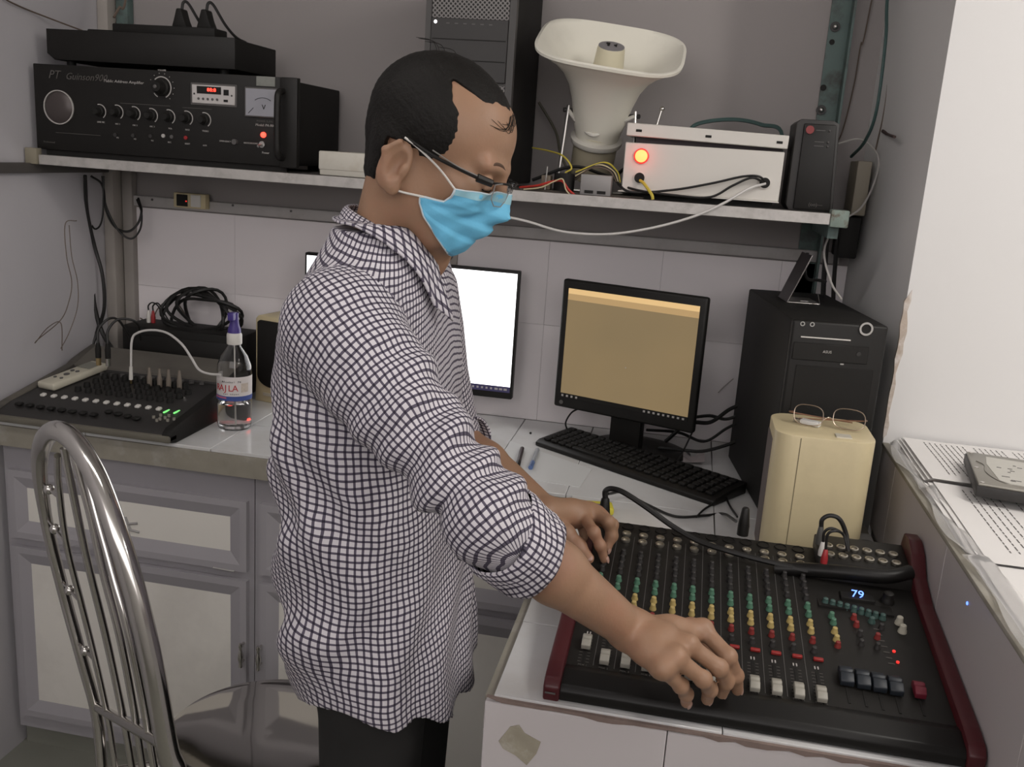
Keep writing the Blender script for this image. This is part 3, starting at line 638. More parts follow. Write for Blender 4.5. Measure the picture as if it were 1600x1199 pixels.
# ---- black backup power unit
U0 = Vector((0.172, 2.02, ST))
up = thing('power_backup_unit', 'upright black backup power unit with red button at the shelf end', 'power unit', U0)
B().prism([(0.012, 0.0), (0.098, 0.0), (0.088, 0.172), (0.076, 0.178), (0.014, 0.178), (0.006, 0.170), (0.006, 0.01)], 0.0, 0.14, 'y', 0.002).build('case', M_dark, up)
B().prism([(0.020, 0.003), (0.092, 0.003), (0.082, 0.170), (0.020, 0.170)], -0.006, 0.004, 'y', 0.003).build('front_panel', M_black, up)
B().cyl((0.032, -.006, .158), (0.032, -.010, .158), 0.008, n=16).build('red_button', mat('dull_red', (.20, .02, .02), .4), up)
for k, z in enumerate((.158, .136, .128)):
    B().box(.044, .062, -.0068, -.006, z - .0006, z + .0006).build('line_print', M_mid, up); B().sphere((.070, -.0065, z), .0022).build('status_light', M_mid, up)
text('(oo)—', 0.010, M_print_d, up, (0.062, -0.0066, 0.014))
# ---- boxes and cables in the right corner
jb = B().box(0.332, 0.362, 2.20, 2.31, 1.440, 1.556, 0.003); jb.xf(Matrix.Identity(4))
tag(jb.build('junction_box', mat('junction_tan', (0.27, 0.24, 0.19), 0.6, var=0.05)), 'beige plastic junction box in the right corner', 'box')
tag(B().box(0.318, 0.360, 2.215, 2.31, 1.345, 1.436, 0.004).build('adapter', M_blackm), 'black adapter block below the beige junction box', 'adapter')
cable('cable', 'thin pale cable looping down from the junction box', [P(1305, 226, y=2.22), P(1345, 218, y=2.2), P(1372, 245, y=2.19), P(1366, 285, y=2.18), P(1345, 325, y=2.15), P(1310, 350, y=2.12), P(1288, 390, y=2.05), P(1298, 440, y=1.98), P(1315, 468, y=1.93)], 0.0022, M_greyc)
cable('cable', 'dark green cable running down the corner to the junction box', [(.345, 2.30, 2.74), (.345, 2.29, 2.2), P(1388, -20, x=.34), P(1384, 60, x=.34), P(1370, 170, x=.34), P(1352, 220, x=.335), P(1330, 245, x=.325)], 0.0035, mat('green_cable', (.045, .085, .08), .5))
cable('wire', 'thin brown wire on the wall right of the green post', [(.36, 2.322, 2.74), P(1362, 0, y=2.32), P(1345, 70, y=2.32), P(1335, 130, y=2.322), P(1318, 200, y=2.322), P(1305, 230, y=2.322)], 0.0016, M_thin, 'wire')
cable('cable', 'thin brown line down the recess side wall', [(.372, 2.20, 2.74), P(1402, -20, x=.372), P(1385, 150, x=.372), P(1368, 235, x=.368)], 0.0016, M_thin)
cable('cable', 'thick black cable dropping behind the black computer tower', [P(1296, 340, y=2.2), P(1290, 400, y=2.2), P(1286, 470, y=2.18), P(1290, 520, y=2.18)], 0.006, M_cable)
cable('cable', 'second black cable dropping behind the black computer tower', [P(1312, 350, y=2.22), P(1306, 400, y=2.22), P(1302, 470, y=2.2), P(1306, 520, y=2.2)], 0.005, M_cable)
nl = B().tube([P(1380, 205, x=.374), P(1385, 209, x=.372), P(1392, 212, x=.37), P(1398, 214, x=.366)], [.0042, .003, .0025, .003], 8)
tag(nl.build('nail', mat('rust', (.06, .035, .03), .7)), 'bent rusty nail in the recess side wall', 'nail')
# ---- small switch unit on the duct
s0 = P(296, 314, y=2.29)
sw = thing('wall_socket', 'small socket unit with black screen on the wall duct', 'socket', (s0.x, WY - 0.018, s0.z))
B().box(-0.045, 0.045, -0.022, 0.0, -0.019, 0.019, 0.002).build('body', M_cream, sw)
B().box(-0.036, -0.005, -0.024, -0.02, -0.015, 0.015, .001, 1).build('screen', M_blackm, sw)
B().box(0.004, 0.032, -0.024, -0.02, -0.015, 0.016, .001, 1).build('rocker', M_white, sw)
B().box(-0.010, -0.006, -0.0246, -0.0235, -0.003, 0.0).build('red_light', M_ledrd, sw)
# ================================================================ things on the counter
# ---- compact mixer at the left
L0 = Vector((-1.500, 1.785, CT))
lm = thing('compact_mixer', 'dusty compact audio mixer on the left end of the counter', 'mixer', L0)
LW, LD = 0.445, 0.385
def lsurf(v): return 0.036 + 0.13 * v if v < 0.28 else 0.0724 + 0.36 * (v - 0.28)
def LPx(px, py):
    z = 0.92
    for _ in range(6):
        q = P(px, py, z=z); z = CT + lsurf(min(max(q.y - L0.y, 0), LD))
    return q - L0
M_dust = mat('dusty_grey', (0.085, 0.078, 0.068), 0.7, var=0.25, vscale=30, dirt=(0.17, 0.15, 0.12), dscale=9, damt=0.5)
prof = [(0, 0.010), (0, 0.022), (0.012, 0.032), (0.05, lsurf(.05)), (0.28, lsurf(.28)), (0.285, lsurf(.285) + .006), (0.375, lsurf(.375)), (LD, lsurf(LD) - .006), (LD, 0.0), (0.30, 0.0), (0.05, 0.0)]
B().prism([(y, max(z - .003, 0.0)) for y, z in prof if z > 0.001 or y > .04], 0.02, LW - 0.02, 'x').build('chassis', M_dark, lm)
for x0 in (0.0, LW - 0.02):
    B().prism([(0.0, 0.008), (0.0, 0.024), (0.015, 0.036), (0.28, lsurf(.28) + .006), (0.30, lsurf(.30) + .008), (LD, lsurf(LD)), (LD, 0.0), (0.03, 0.0)], x0, x0 + 0.02, 'x', 0.002).build('cheek', M_dust if x0 == 0 else M_blackm, lm)
B().box(0.0, LW, -0.004, 0.03, 0.006, 0.022, 0.004).build('front_lip', mat('dusty_lip', (0.13, 0.12, 0.095), 0.6, var=0.2, vscale=20), lm)
B().prism([(0.283, lsurf(.283) + .006), (0.372, lsurf(.372) + .004), (0.372, lsurf(.372) - .004), (0.283, lsurf(.283) - .002)], 0.02, LW - .02, 'x').build('jack_panel', mat('dusty_panel', (0.12, 0.11, 0.095), 0.7, var=0.2, vscale=25), lm)
cap = B().box(-0.0055, 0.0055, -0.0065, 0.0065, 0.0, 0.006, 0.0015, 1).mesh('fader_cap'); cap.materials.append(M_white)
bt = B().box(-0.008, 0.008, -0.008, 0.008, 0.0, 0.007, 0.0025, 1).mesh('button'); bt.materials.append(M_blackm)
for k in range(12):
    q = LPx(68 + 16.4 * k, 617 + 2.0 * k); link('fader_cap', cap, lm, (q.x, q.y, lsurf(q.y) - .003), (0.13, 0, 0))
for k in range(8):
    q = LPx(30 + 16.6 * k, 631.5 + 2.4 * k); link('button', bt, lm, (q.x, q.y, lsurf(q.y) - .003))
for k in range(4):
    q = LPx(170 + 14.5 * k, 644 + 3.4 * k); link('button', bt, lm, (q.x, q.y, lsurf(q.y) - .003))
kb1 = B().lathe([(0.0085, 0.0), (0.008, 0.006), (0.0065, 0.014), (0.001, 0.014)], 14).mesh('knob'); kb1.materials.append(M_blackm)
for k in range(9):
    q = LPx(164 + 15.6 * k, 590 + 1.9 * k); link('knob', kb1, lm, (q.x, q.y, lsurf(q.y) - .003))
for r_ in range(3):
    for k in range(10):
        q = LPx(150 - 14 * r_ + 16 * k, 596 + 6.5 * r_ + 2.0 * k)
        if q.x < LW - .03: link('knob', kb1, lm, (q.x, q.y, lsurf(q.y) - .006))
q = LPx(290, 600)
for px, py in ((252, 645), (268, 646)):
    q = LPx(px + 8, py - 3); B().box(q.x - .0015, q.x + .0015, q.y - .012, q.y + .012, lsurf(q.y) - .003, lsurf(q.y) + .0).build('level_light', M_ledg, lm)
for px, py in ((251, 649), (258, 653), (264, 650), (250, 655), (272, 655), (262, 657), (240, 652), (245, 657)):
    q = LPx(px, py); B().cyl((q.x, q.y, lsurf(q.y) - .003), (q.x, q.y, lsurf(q.y) + .003), 0.0034, n=10).build('pad', mat('pad_grey', (.25, .235, .20), .5), lm)
for px, py in ((283, 617), (288, 621)): q = LPx(px, py); B().cyl((q.x, q.y, lsurf(q.y) - .003), (q.x, q.y, lsurf(q.y) + .002), 0.004, n=10).build('chrome_nut', M_chrome, lm)
for k in range(11):
    q = LPx(160 + 15.5 * k, 576 + 2.3 * k); B().cyl((q.x, q.y, lsurf(q.y) - .002), (q.x, q.y, lsurf(q.y) + .005), 0.006, n=12).build('jack', M_mid, lm)
M_dplug = mat('dusty_plug', (0.20, 0.17, 0.14), 0.5, 0.3)
for px, py, wh in ((233, 575, 'leftmost'), (249, 577, 'second from left'), (263, 579, 'third from left'), (280, 582, 'rightmost')):
    q = LPx(px, py); a = L0 + Vector((q.x, q.y, lsurf(q.y)))
    o = B().lathe([(0.006, 0.0), (0.0062, 0.02), (0.0045, 0.028), (0.003, 0.045), (0.001, 0.046)], 12, Matrix.Translation(a)).build('audio_plug', M_dplug)
    tag(o, wh + ' of four dusty plugs standing in the compact mixer', 'plug', 'dusty plugs in the compact mixer')
for px, m_, nm in ((151, M_gold, 'brass'), (166, M_chrome, 'silver')):
    q = LPx(px + 3, 566); a = L0 + Vector((max(q.x, .025), min(q.y, .37), lsurf(.36)))
    o = thing('jack_plug', nm + ' tipped jack plug at the left rear of the compact mixer', 'plug', a)
    B().cyl((0, 0, 0), (0, 0, .018), .006, n=12).build('collar', m_, o); B().lathe([(0.0065, .018), (0.007, .04), (0.004, .055)], 12).build('sleeve', M_blackm, o)
    B().tube(spline([(0, 0, .052), (-.004, .01, .085), (.012, .03, .11), (.02 + .02 * (nm == 'silver'), .06, .10), (.03, .09, .05)], 6), .003, 6).build('lead', M_cable, o)
# white cable from the compact mixer to behind the bottle
q = LPx(204, 572); a = L0 + Vector((q.x, q.y, lsurf(q.y)))
wj = thing('audio_cable', 'white audio cable curving from compact mixer to the bottle', 'cable', a)
def rel(px, py, yy): return P(px, py, y=yy) - a
B().cyl((0, 0, 0), (0, 0, .010), .003, n=10).build('plug_tip', M_gold, wj)
B().cyl((0, 0, .010), (0.001, 0, .042), .0048, .004, n=12).build('plug', M_white, wj)
B().tube(spline([(0.001, 0, .042), rel(206, 532, a.y), rel(216, 520, a.y), rel(238, 516, a.y), rel(262, 521, a.y - .01), rel(284, 538, a.y - .03), rel(298, 558, a.y - .05), rel(310, 577, a.y - .07), rel(325, 584, a.y - .08), rel(345, 586, a.y - .09)], 6), 0.0028, 8).build('lead', mat('white_cable', (.58, .56, .54), .45), wj)
# ---- air conditioner remote on the mixer
r0 = P(118, 583, z=.935)
rm = thing('remote_control', 'white remote control lying on the compact mixer', 'remote', (r0.x, r0.y - .005, CT + lsurf(.15) + .006), math.radians(-12))
rm.rotation_euler = (math.radians(7.5), 0, math.radians(-12))
B().box(-0.027, 0.027, -0.085, 0.085, 0.0, 0.018, 0.006, 3).build('body', mat('remote_cream', (0.50, 0.47, 0.38), 0.45, var=0.05), rm)
B().box(-0.020, 0.020, 0.030, 0.072, 0.0175, 0.019, .001, 1).build('screen', mat('lcd', (.22, .22, .18), .3), rm)
for k, (x, y, s) in enumerate(((-.008, .005, .005), (.008, .005, .005), (0, -.02, .007), (-.010, -.045, .004), (.010, -.045, .004))):
    B().cyl((x, y, .0175), (x, y, .020), s, n=12).build('button', M_mid, rm)
# ---- alcohol bottle
b0 = P(365, 668, z=CT); b0.y += .005
bo = thing('bottle', 'clear alcohol bottle with purple spray cap and white label', 'bottle', b0)
B().lathe([(0.030, 0.0), (0.037, 0.003), (0.039, 0.012), (0.039, 0.135), (0.038, 0.150), (0.030, 0.172), (0.016, 0.192), (0.0135, 0.198), (0.0135, 0.215), (0.0125, 0.215), (0.0125, 0.199), (0.015, 0.191), (0.029, 0.171), (0.0370, 0.149), (0.0380, 0.135), (0.038, 0.012), (0.030, 0.0025), (0.001, 0.002)], 40).build('shell', M_glass, bo)
B().lathe([(0.001, 0.003), (0.0365, 0.004), (0.0376, 0.012), (0.0376, 0.060), (0.001, 0.060)], 40).build('liquid', mat('alcohol', (.97, .97, .97), 0.0, trans=1.0, ior=1.33), bo)
B().cyl((0.002, 0, 0.01), (0, 0, 0.2), 0.0016, n=8).build('dip_tube', M_white, bo)
B().lathe([(0.0168, 0.198), (0.0172, 0.200), (0.0172, 0.220), (0.015, 0.224), (0.001, 0.224)], 28).build('neck_ring', M_white, bo)
M_purple = mat('purple_plastic', (0.055, 0.035, 0.20), 0.4)
sp = B().lathe([(0.0150, 0.222), (0.0145, 0.232), (0.0105, 0.244), (0.0095, 0.262), (0.0098, 0.270), (0.001, 0.271)], 24)
sp.box(-0.007, 0.007, -0.020, 0.0, 0.254, 0.272, 0.002); sp.build('spray_cap', M_purple, bo)
def lab(z0, z1, a0, a1, r, m_, nm, par):
    g = B().grid(lambda u, v: (r * math.cos(math.radians(a0 + (a1 - a0) * u)), r * math.sin(math.radians(a0 + (a1 - a0) * u)), z0 + (z1 - z0) * v), 36, 1)
    return g.build(nm, m_, par)
lb_ = lab(0.072, 0.128, 160, 380, 0.0396, mat('label_white', (.62, .58, .57), .5), 'label', bo)
lab(0.072, 0.083, 160, 380, 0.0399, mat('label_blue', (.045, .075, .26), .5), 'label_band', lb_)
lab(0.077, 0.081, 215, 270, 0.0401, mat('label_pink', (.45, .13, .22), .5), 'label_line', lb_)
lab(0.092, 0.113, 318, 345, 0.0400, mat('label_figure', (.50, .43, .37), .5, var=.3, vscale=150), 'label_picture', lb_)
def curved_text(body, size, m_, z, ang, r, par, step):
    for k, ch in enumerate(body):
        if ch == ' ': continue
        a = math.radians(ang + step * k)
        text(ch, size, m_, par, (r * math.cos(a), r * math.sin(a), z), (PI / 2, 0, a + PI / 2))
va = math.degrees(math.atan2(-b0.y, -b0.x)) % 360     # direction of the viewer as seen from the bottle
curved_text('RAJLA', 0.0205, mat('label_red', (.45, .03, .035), .5), 0.1015, va - 60, 0.0402, lb_, 15.5)
curved_text('Alcohol 70', 0.006, M_bluec, 0.1165, va - 40, 0.0402, lb_, 6.5)
curved_text('sat khuan', 0.005, M_bluec, 0.0885, va - 36, 0.0402, lb_, 6)
# ---- invented red glow source behind the bottle, added for the glow on the counter
il = B().box(-.010, .010, -.008, .008, 0, .010, .002).build('power_button', M_ledr); il.location = (b0.x - .048, b0.y + .055, CT)
tag(il, 'added red glow source on the counter behind the bottle', 'glow source')
# ---- satellite speaker
sk0 = P(425, 632, z=CT)
sk = thing('desktop_speaker', 'small cream speaker with black cloth front behind the man', 'speaker', (sk0.x + .0, sk0.y + .005, CT), math.radians(-14))
B().prism([(-.058, 0.0), (.058, 0.0), (.055, 0.055), (.056, 0.215), (.048, 0.224), (-.048, 0.224), (-.056, 0.215), (-.055, 0.055)], 0.0, 0.10, 'y', 0.003).build('case', M_cream, sk)
gq = []
for k in range(17): a = math.radians(180 + 180 * k / 16); gq.append((.046 * math.cos(a), .072 + .03 * math.sin(a)))
gq += [(.046, .208), (.04, .213), (-.04, .213), (-.046, .208)]
B().prism(gq, -0.007, 0.002, 'y', 0.002).build('cloth_front', M_blackm, sk)
B().box(-.03, -.004, -.002, .001, .018, .026).build('badge', mat('cream_line', (.45, .42, .34), .5), sk)
# ---- black box with coiled cable behind the compact mixer
pb = thing('equipment_box', 'black equipment box behind the compact mixer', 'box', (-1.425, 2.19, CT))
B().box(0.0, 0.33, 0.0, 0.115, 0.0, 0.165, 0.005).build('case', M_blackm, pb)
B().box(0.02, 0.31, -0.003, 0.002, 0.02, 0.145, 0.002).build('front_panel', M_black, pb)
for k, (m_, nm) in enumerate(((M_white, 'white'), (M_red, 'red'))):
    a = P(233 + 7 * k, 522, y=2.25); a.z = CT + .165
    o = thing('audio_plug', nm + ' audio plug standing on the black equipment box', 'plug', a)
    B().lathe([(0.0055, 0.0), (0.006, 0.015), (0.0035, 0.030), (0.0025, 0.033)], 12).build('shell', m_, o)
    B().tube(spline([(0, 0, .032), (.0, .0, .045), (.012, .0, .054), (.026 - .006 * k, .005, .044), (.036, .01, .012), (.05, .01, .003)], 6), .002, 6).build('lead', M_cable, o)
co = B(); random.seed(5)
for k in range(6):
    ry, rz = 0.052 + .006 * k, 0.050 + .004 * k; pts = []
    for i in range(29):
        a = 2 * PI * i / 28; pts.append((.03 * math.sin(a + k) + .085 * math.cos(a) , 0.02 * math.cos(2 * a + k) + .004 * k, .045 + rz * math.sin(a) * .9 + .004 * math.sin(3 * a + k)))
    co.tube(pts, 0.0045, 6)
coil = co.build('coiled_cable', M_cable); coil.location = (P(312, 520, y=2.24).x, 2.245, CT + .165 - .006)
tag(coil, 'coil of thick black cable heaped on the equipment box', 'cable')
cable('wire', 'thin brown wire rising in a bend against the tiled wall', [P(219, 497, y=2.31), P(236, 505, y=2.31), P(247, 482, y=2.315), P(272, 463, y=2.318), P(280, 477, y=2.318), P(293, 497, y=2.31)], 0.0016, M_thin, 'wire')
# ---- hanging cables in the left corner
def hang(lab, pts, r, m_=None, nm='cable'):
    cable(nm, lab, [P(*p[:2], y=p[2]) for p in pts], r, m_ or M_cable, nm)
hang('thick black cable hanging leftmost below the shelf', [(105, 272, 2.16), (112, 300, 2.18), (125, 335, 2.2), (137, 380, 2.21), (143, 430, 2.22), (148, 480, 2.22), (160, 520, 2.22), (175, 545, 2.2)], 0.0055)
hang('black cable crossing the thick cable below the shelf', [(133, 274, 2.18), (136, 330, 2.2), (148, 385, 2.22), (160, 430, 2.22), (163, 480, 2.22), (153, 515, 2.22), (142, 545, 2.2)], 0.0045)
hang('black cable looping out beside the corner board', [(142, 275, 2.2), (160, 290, 2.22), (166, 330, 2.23), (180, 355, 2.24), (200, 362, 2.25), (215, 350, 2.26), (221, 330, 2.27), (216, 310, 2.29)], 0.003)
hang('thinner black cable looping beside the corner board', [(160, 275, 2.22), (165, 320, 2.23), (185, 360, 2.24), (205, 373, 2.25), (219, 358, 2.26), (221, 332, 2.27), (214, 312, 2.29)], 0.0026)
hang('thin black cable among the hanging bundle', [(118, 272, 2.2), (122, 300, 2.2), (140, 345, 2.22), (150, 358, 2.22), (160, 340, 2.22), (162, 275, 2.22)], 0.0022)
hang('loose thin brown wire dangling on the left wall', [(120, 345, 2.0), (102, 350, 1.98), (104, 400, 1.97), (112, 440, 1.97), (108, 470, 1.96), (95, 500, 1.95), (60, 530, 1.93), (56, 535, 1.93), (75, 512, 1.93), (95, 505, 1.93), (97, 548, 1.94)], 0.0011, M_thin, 'wire')
hang('second loose thin wire dangling on the left wall', [(108, 352, 1.99), (112, 400, 1.98), (121, 440, 1.98), (121, 480, 1.97), (108, 520, 1.95), (95, 545, 1.94)], 0.0010, M_thin, 'wire')
# ---- left monitor
M_scr = mat('white_screen', (.9, .9, .9), .3, emit=2.2, ecol=(1.0, 0.99, 1.0))
M_task = mat('taskbar', (.02, .018, .045), .3, emit=0.25, ecol=(.10, .085, .20))
y1 = 2.25; ml0, ml1 = P(478, 396, y=y1), P(803, 625, y=y1)
mx0, mx1, mzt, mzb = -0.950, -0.3985, 1.247, 0.926
mo = thing('monitor', 'wide monitor with a bright white screen behind the man', 'monitor', ((mx0 + mx1) / 2, y1, CT))
hw = (mx1 - mx0) / 2; zt, zb = mzt - CT, mzb - CT
B().box(-hw, hw, 0.0, 0.022, zb, zt, 0.003).build('bezel', M_black, mo)
scr = B().box(-hw + .006, hw - .006, -0.001, 0.002, zb + .032, zt - .007).build('screen', M_scr, mo)
B().box(-hw + .006, hw - .006, -0.0012, 0.002, zb + .017, zb + .032).build('taskbar', M_task, mo)
for k in range(12): x = hw - .145 + k * .0115; B().box(x - .003, x + (.002 if k < 9 else .005), -.0018, -.001, zb + .022, zb + .027).build('icon', M_print, mo)
B().box(-.03, .03, .022, .045, .01, zt - .12).build('stand_neck', M_black, mo)
B().box(-.11, .11, -.03, .13 - .06, 0.0, .010, .003).build('stand_base', M_black, mo)
bb = thing('network_box', 'small black box with a cable beside the white screen', 'box', (P(740, 690, z=.88).x - .06, 2.03, CT), math.radians(4))
B().prism([(-.05, 0), (.056, 0), (.064, .032), (-.05, .036)], 0, .11, 'y', .003).build('case', M_blackm, bb)
B().tube(spline([(.02, .05, .034), (.03, .06, .055), (.012, .09, .072), (-.03, .12, .075)], 6), .003, 6).build('lead', M_cable, bb)
sb = thing('wall_clip', 'brown wall bracket with a screw above the white screen', 'bracket', (P(705, 400, y=2.325).x, WY - .006, P(705, 400, y=2.325).z))
B().box(-.016, .018, -.010, 0, -.022, .024, .002).build('plate', M_board, sb)
B().cyl((0, -.010, 0), (0, -.015, 0), .008, n=14).build('screw_head', M_mid, sb)
# ---- right monitor
ma, mb_ = Vector((-0.280, 2.150)), Vector((0.047, 2.040))
ctr = (ma + mb_) / 2; dr = (mb_ - ma); wid = dr.length; ang = math.atan2(dr.y, dr.x)
mr = thing('monitor', 'square black monitor showing a tan screen beside the tower', 'monitor', (ctr.x, ctr.y, CT), ang)
hw = wid / 2; zb, zt = 0.090, 0.392
B().box(-hw, hw, 0.0, 0.02, zb, zt, 0.006, 3).box(-hw + .03, hw - .03, .018, .05, zb + .03, zt - .03, .01).build('bezel', M_black, mr)
m_ = bpy.data.materials.new('tan_screen'); m_.use_nodes = True
def tan(m_):
    nt = m_.node_tree; b = nt.nodes['Principled BSDF']; tc = nt.nodes.new('ShaderNodeTexCoord'); nz = nt.nodes.new('ShaderNodeTexNoise'); nz.inputs['Scale'].default_value = 5
    r = nt.nodes.new('ShaderNodeValToRGB'); r.color_ramp.elements[0].color = (.20, .145, .072, 1); r.color_ramp.elements[1].color = (.27, .185, .085, 1)
    nt.links.new(tc.outputs['Object'], nz.inputs['Vector']); nt.links.new(nz.outputs['Fac'], r.inputs['Fac'])
    nt.links.new(r.outputs['Color'], b.inputs['Emission Color']); b.inputs['Emission Strength'].default_value = 0.95; b.inputs['Base Color'].default_value = (.03, .03, .03, 1); b.inputs['Roughness'].default_value = .35
tan(m_)
sc = B().box(-hw + .017, hw - .016, -.001, .002, zb + .036, zt - .02).build('screen', m_, mr)
B().box(-hw + .017, hw - .016, -.0014, .002, zt - .032, zt - .02).build('title_bar', mat('title_bar', (.3, .2, .1), .4, emit=1.0, ecol=(.62, .42, .19)), sc)
B().box(-hw + .017, hw - .016, -.0014, .002, zt - .046, zt - .032).build('menu_bar', mat('menu_bar', (.3, .2, .1), .4, emit=.95, ecol=(.33, .22, .10)), sc)
tb = B().box(-hw + .017, hw - .016, -.0014, .002, zb + .026, zb + .036).build('taskbar', M_blackm, mr)
for k in range(4): B().box(-hw + .020 + k * .012, -hw + .025 + k * .012, -.002, -.001, zb + .028, zb + .033).build('icon', M_print, tb)
for k in range(9): B().box(hw - .12 + k * .0115, hw - .115 + k * .0115, -.002, -.001, zb + .028, zb + .0325).build('icon', M_print, tb)
B().box(.0, .0022, -.0016, -.001, .21, .2125).build('pointer', M_print, sc)
B().cyl((-hw + .02, -.001, zb + .013), (-hw + .02, .001, zb + .013), .005, n=14).build('maker_badge', M_mid, mr)
B().box(-.035, .04, .025, .055, .008, zb + .12, .004).build('stand_neck', M_black, mr)
B().lathe([(0.001, 0), (0.10, 0.0), (0.104, 0.004), (0.09, 0.010), (0.04, .016), (0.001, 0.017)], 40, Matrix.Translation((.02, .10, 0)) @ Matrix.Diagonal((1.15, .8, 1, 1))).build('stand_base', M_black, mr)
cable('cable', 'thin black cable dropping from the tan screen monitor', [P(906, 638, y=2.2), P(893, 645, y=2.2), P(884, 660, y=2.2), P(886, 672, y=2.2)], .0022)
# ---- keyboard
k0, k1 = Vector((-0.310, 2.107)), Vector((0.099, 1.843)); kd = k1 - k0
ky = thing('keyboard', 'black keyboard lying askew in front of the tan screen monitor', 'keyboard', (k0.x, k0.y, CT), math.atan2(kd.y, kd.x))
KL = kd.length; KDp = 0.128
B().prism([(0, .0), (0, .010), (.012, .016), (KDp, .026), (KDp, 0.0)], 0, KL, 'x', .003).build('case', M_black, ky)
key = B().box(-.0078, .0078, -.0078, .0078, 0, .007, .002, 1).mesh('key'); key.materials.append(M_blackm)
for r_ in range(6):
    n_ = 21
    for c_ in range(n_):
        if r_ == 0 and 4 <= c_ <= 8: continue
        y_ = .020 + r_ * .0178; link('key', key, ky, (.022 + c_ * (KL - .044) / (n_ - 1), y_, .0145 + (y_ / KDp) * .010))
B().box(.022 + 3.6 * .0219, .022 + 8.4 * .0219, .012, .028, .014, .022, .002, 1).build('space_bar', M_blackm, ky)
# ---- pens, sheet
def flat_poly(pts, z): return [(P(a, b, z=z).x, P(a, b, z=z).y) for a, b in pts]
tag(B().prism(flat_poly(((797, 690), (925, 734), (906, 762), (770, 741)), CT), CT, CT + .0012, 'z').build('sheet', mat('pale_sheet', (.62, .63, .63), .25)), 'pale plastic sheet under the two pens', 'sheet')
def pen(lab, p, q, m_, m2):
    a, b = P(*p, z=CT + .006), P(*q, z=CT + .006); t = thing('pen', lab, 'pen', a); d = b - a; d.z = 0
    B().tube([(0, 0, 0), d * .75], .0048, 10).build('barrel', m_, t); B().tube([d * .72, d], .0053, 10).build('cap', m2, t)
    B().tube([d * .75 + Vector((0, 0, .006)), d * .98 + Vector((0, 0, .006))], .0012, 6).build('clip', m2, t)
pen('black ballpoint pen on the pale sheet', (816, 701), (808, 731), mat('maroon', (.025, .012, .014), .4), M_black)
pen('clear blue capped pen on the pale sheet', (840, 703), (829, 731), mat('pale_barrel', (.35, .37, .40), .2), mat('blue_cap', (.10, .16, .34), .4))
tag(B().sphere(P(829, 677, z=CT + .002), .003).build('bead', M_blackm), 'tiny black bead on the worktop', 'bead')
yp = thing('snack_packet', 'yellow packet with blue print at the rear left of the big mixer', 'packet', P(930, 792, z=CT + .01) - Vector((0, 0, .01)), .2)
B().box(-.035, .035, -.02, .02, 0, .016, .005).build('pouch', mat('yellow_foil', (.62, .55, .06), .35), yp)
B().sphere((.002, -.004, .0145), .009, (1, .7, .3)).build('blue_print', mat('blue_print', (.04, .04, .30), .4), yp)
# ---- black tower on the counter
tb0 = Vector((0.195, 1.765, CT))
tbw = thing('computer_tower', 'black desktop computer tower in the right corner of the counter', 'computer', tb0, math.radians(8))
BW, BH, BD = .172, .403, .42
B().box(0, BW, .015, BD, .006, BH, .004).build('case', M_blackm, tbw)
B().box(0, BW, 0, .016, .0, BH, .005, 3).build('front_panel', M_black, tbw)
def TB(px, py):
    # front plane of the tower
    nrm = Vector((math.sin(math.radians(8)), -math.cos(math.radians(8)), 0)); v = AX @ Vector((px - 800., py - 599.5, FOCAL_PX))
    q = EYE + v * ((tb0 - EYE).dot(nrm) / v.dot(nrm)) - tb0; c_, s_ = math.cos(math.radians(8)), math.sin(math.radians(8))
    return Vector((q.x * c_ + q.y * s_, 0, q.z))
c = TB(1353, 514); r = B(); arc(r, (c.x, c.z), .0105, 0, 360, .0035, -.003, 0, 28); r.build('power_ring', M_steel, tbw)
B().cyl((c.x, -.001, c.z), (c.x, .001, c.z), .009, n=20).build('power_button', M_blackm, tbw)
for px, py in ((1254, 506), (1269, 507)): c = TB(px, py); r = B(); arc(r, (c.x, c.z), .0035, 0, 360, .0016, -.0015, 0, 16); r.build('audio_jack', M_steel, tbw)
a, b = TB(1251, 526), TB(1329, 531); B().box(a.x, b.x, -.002, 0, a.z - .0012, a.z + .0012).build('silver_line', M_chrome, tbw)
a, b = TB(1232, 530), TB(1355, 560); od = B().box(max(a.x, .006), min(b.x, BW - .008), -.0025, 0, a.z - .036, a.z - .004, .001, 1).build('disc_drive', M_black, tbw)
text('ASUS', .007, M_print, od, (TB(1292, 550).x, -.0029, TB(1292, 550).z))
B().cyl((TB(1341, 553).x, -.0025, TB(1341, 553).z), (TB(1341, 553).x, -.004, TB(1341, 553).z), .004, n=12).build('eject_button', M_dark, od)
B().box(.016, BW - .016, -.0015, 0, .05, a.z - .046, .001, 1).build('blank_panel', M_blackm, tbw)
c = TB(1315, 569); B().box(c.x - .003, c.x + .003, -.003, -.0005, c.z - .001, c.z + .001).build('light_dash', M_print, tbw)
# phone stand on it
fs = thing('phone_stand', 'folded metal phone stand on top of the black tower', 'stand', (P(1252, 474, z=CT + BH).x, P(1252, 474, z=CT + BH).y + .02, CT + BH), math.radians(8))
M_fs = mat('stand_metal', (.20, .185, .18), .35, .7)
B().box(-.033, .033, -.025, .06, 0, .002).build('foot_plate', M_fs, fs)
pb_ = [(-.030, .0), (-.0275, .0), (.008, .105), (.0055, .106)]
sg = B().prism([(-.033, .001), (-.0305, .001), (.006, .098), (.0035, .099)], -.025, .055, 'y'); sg.build('back_plate', mat('stand_dark', (.06, .052, .055), .4, .5), fs)
ed = B().tube([(-.032, -.026, .0015), (.005, -.026, .099)], .0014, 6).tube([(-.033, -.026, .001), (.033, -.026, .001), (.026, -.026, .022)], .0013, 6); ed.build('bright_edge', M_chrome, fs)
B().box(.0, .016, .0, .006, .002, .0026).build('badge', M_steel, fs)
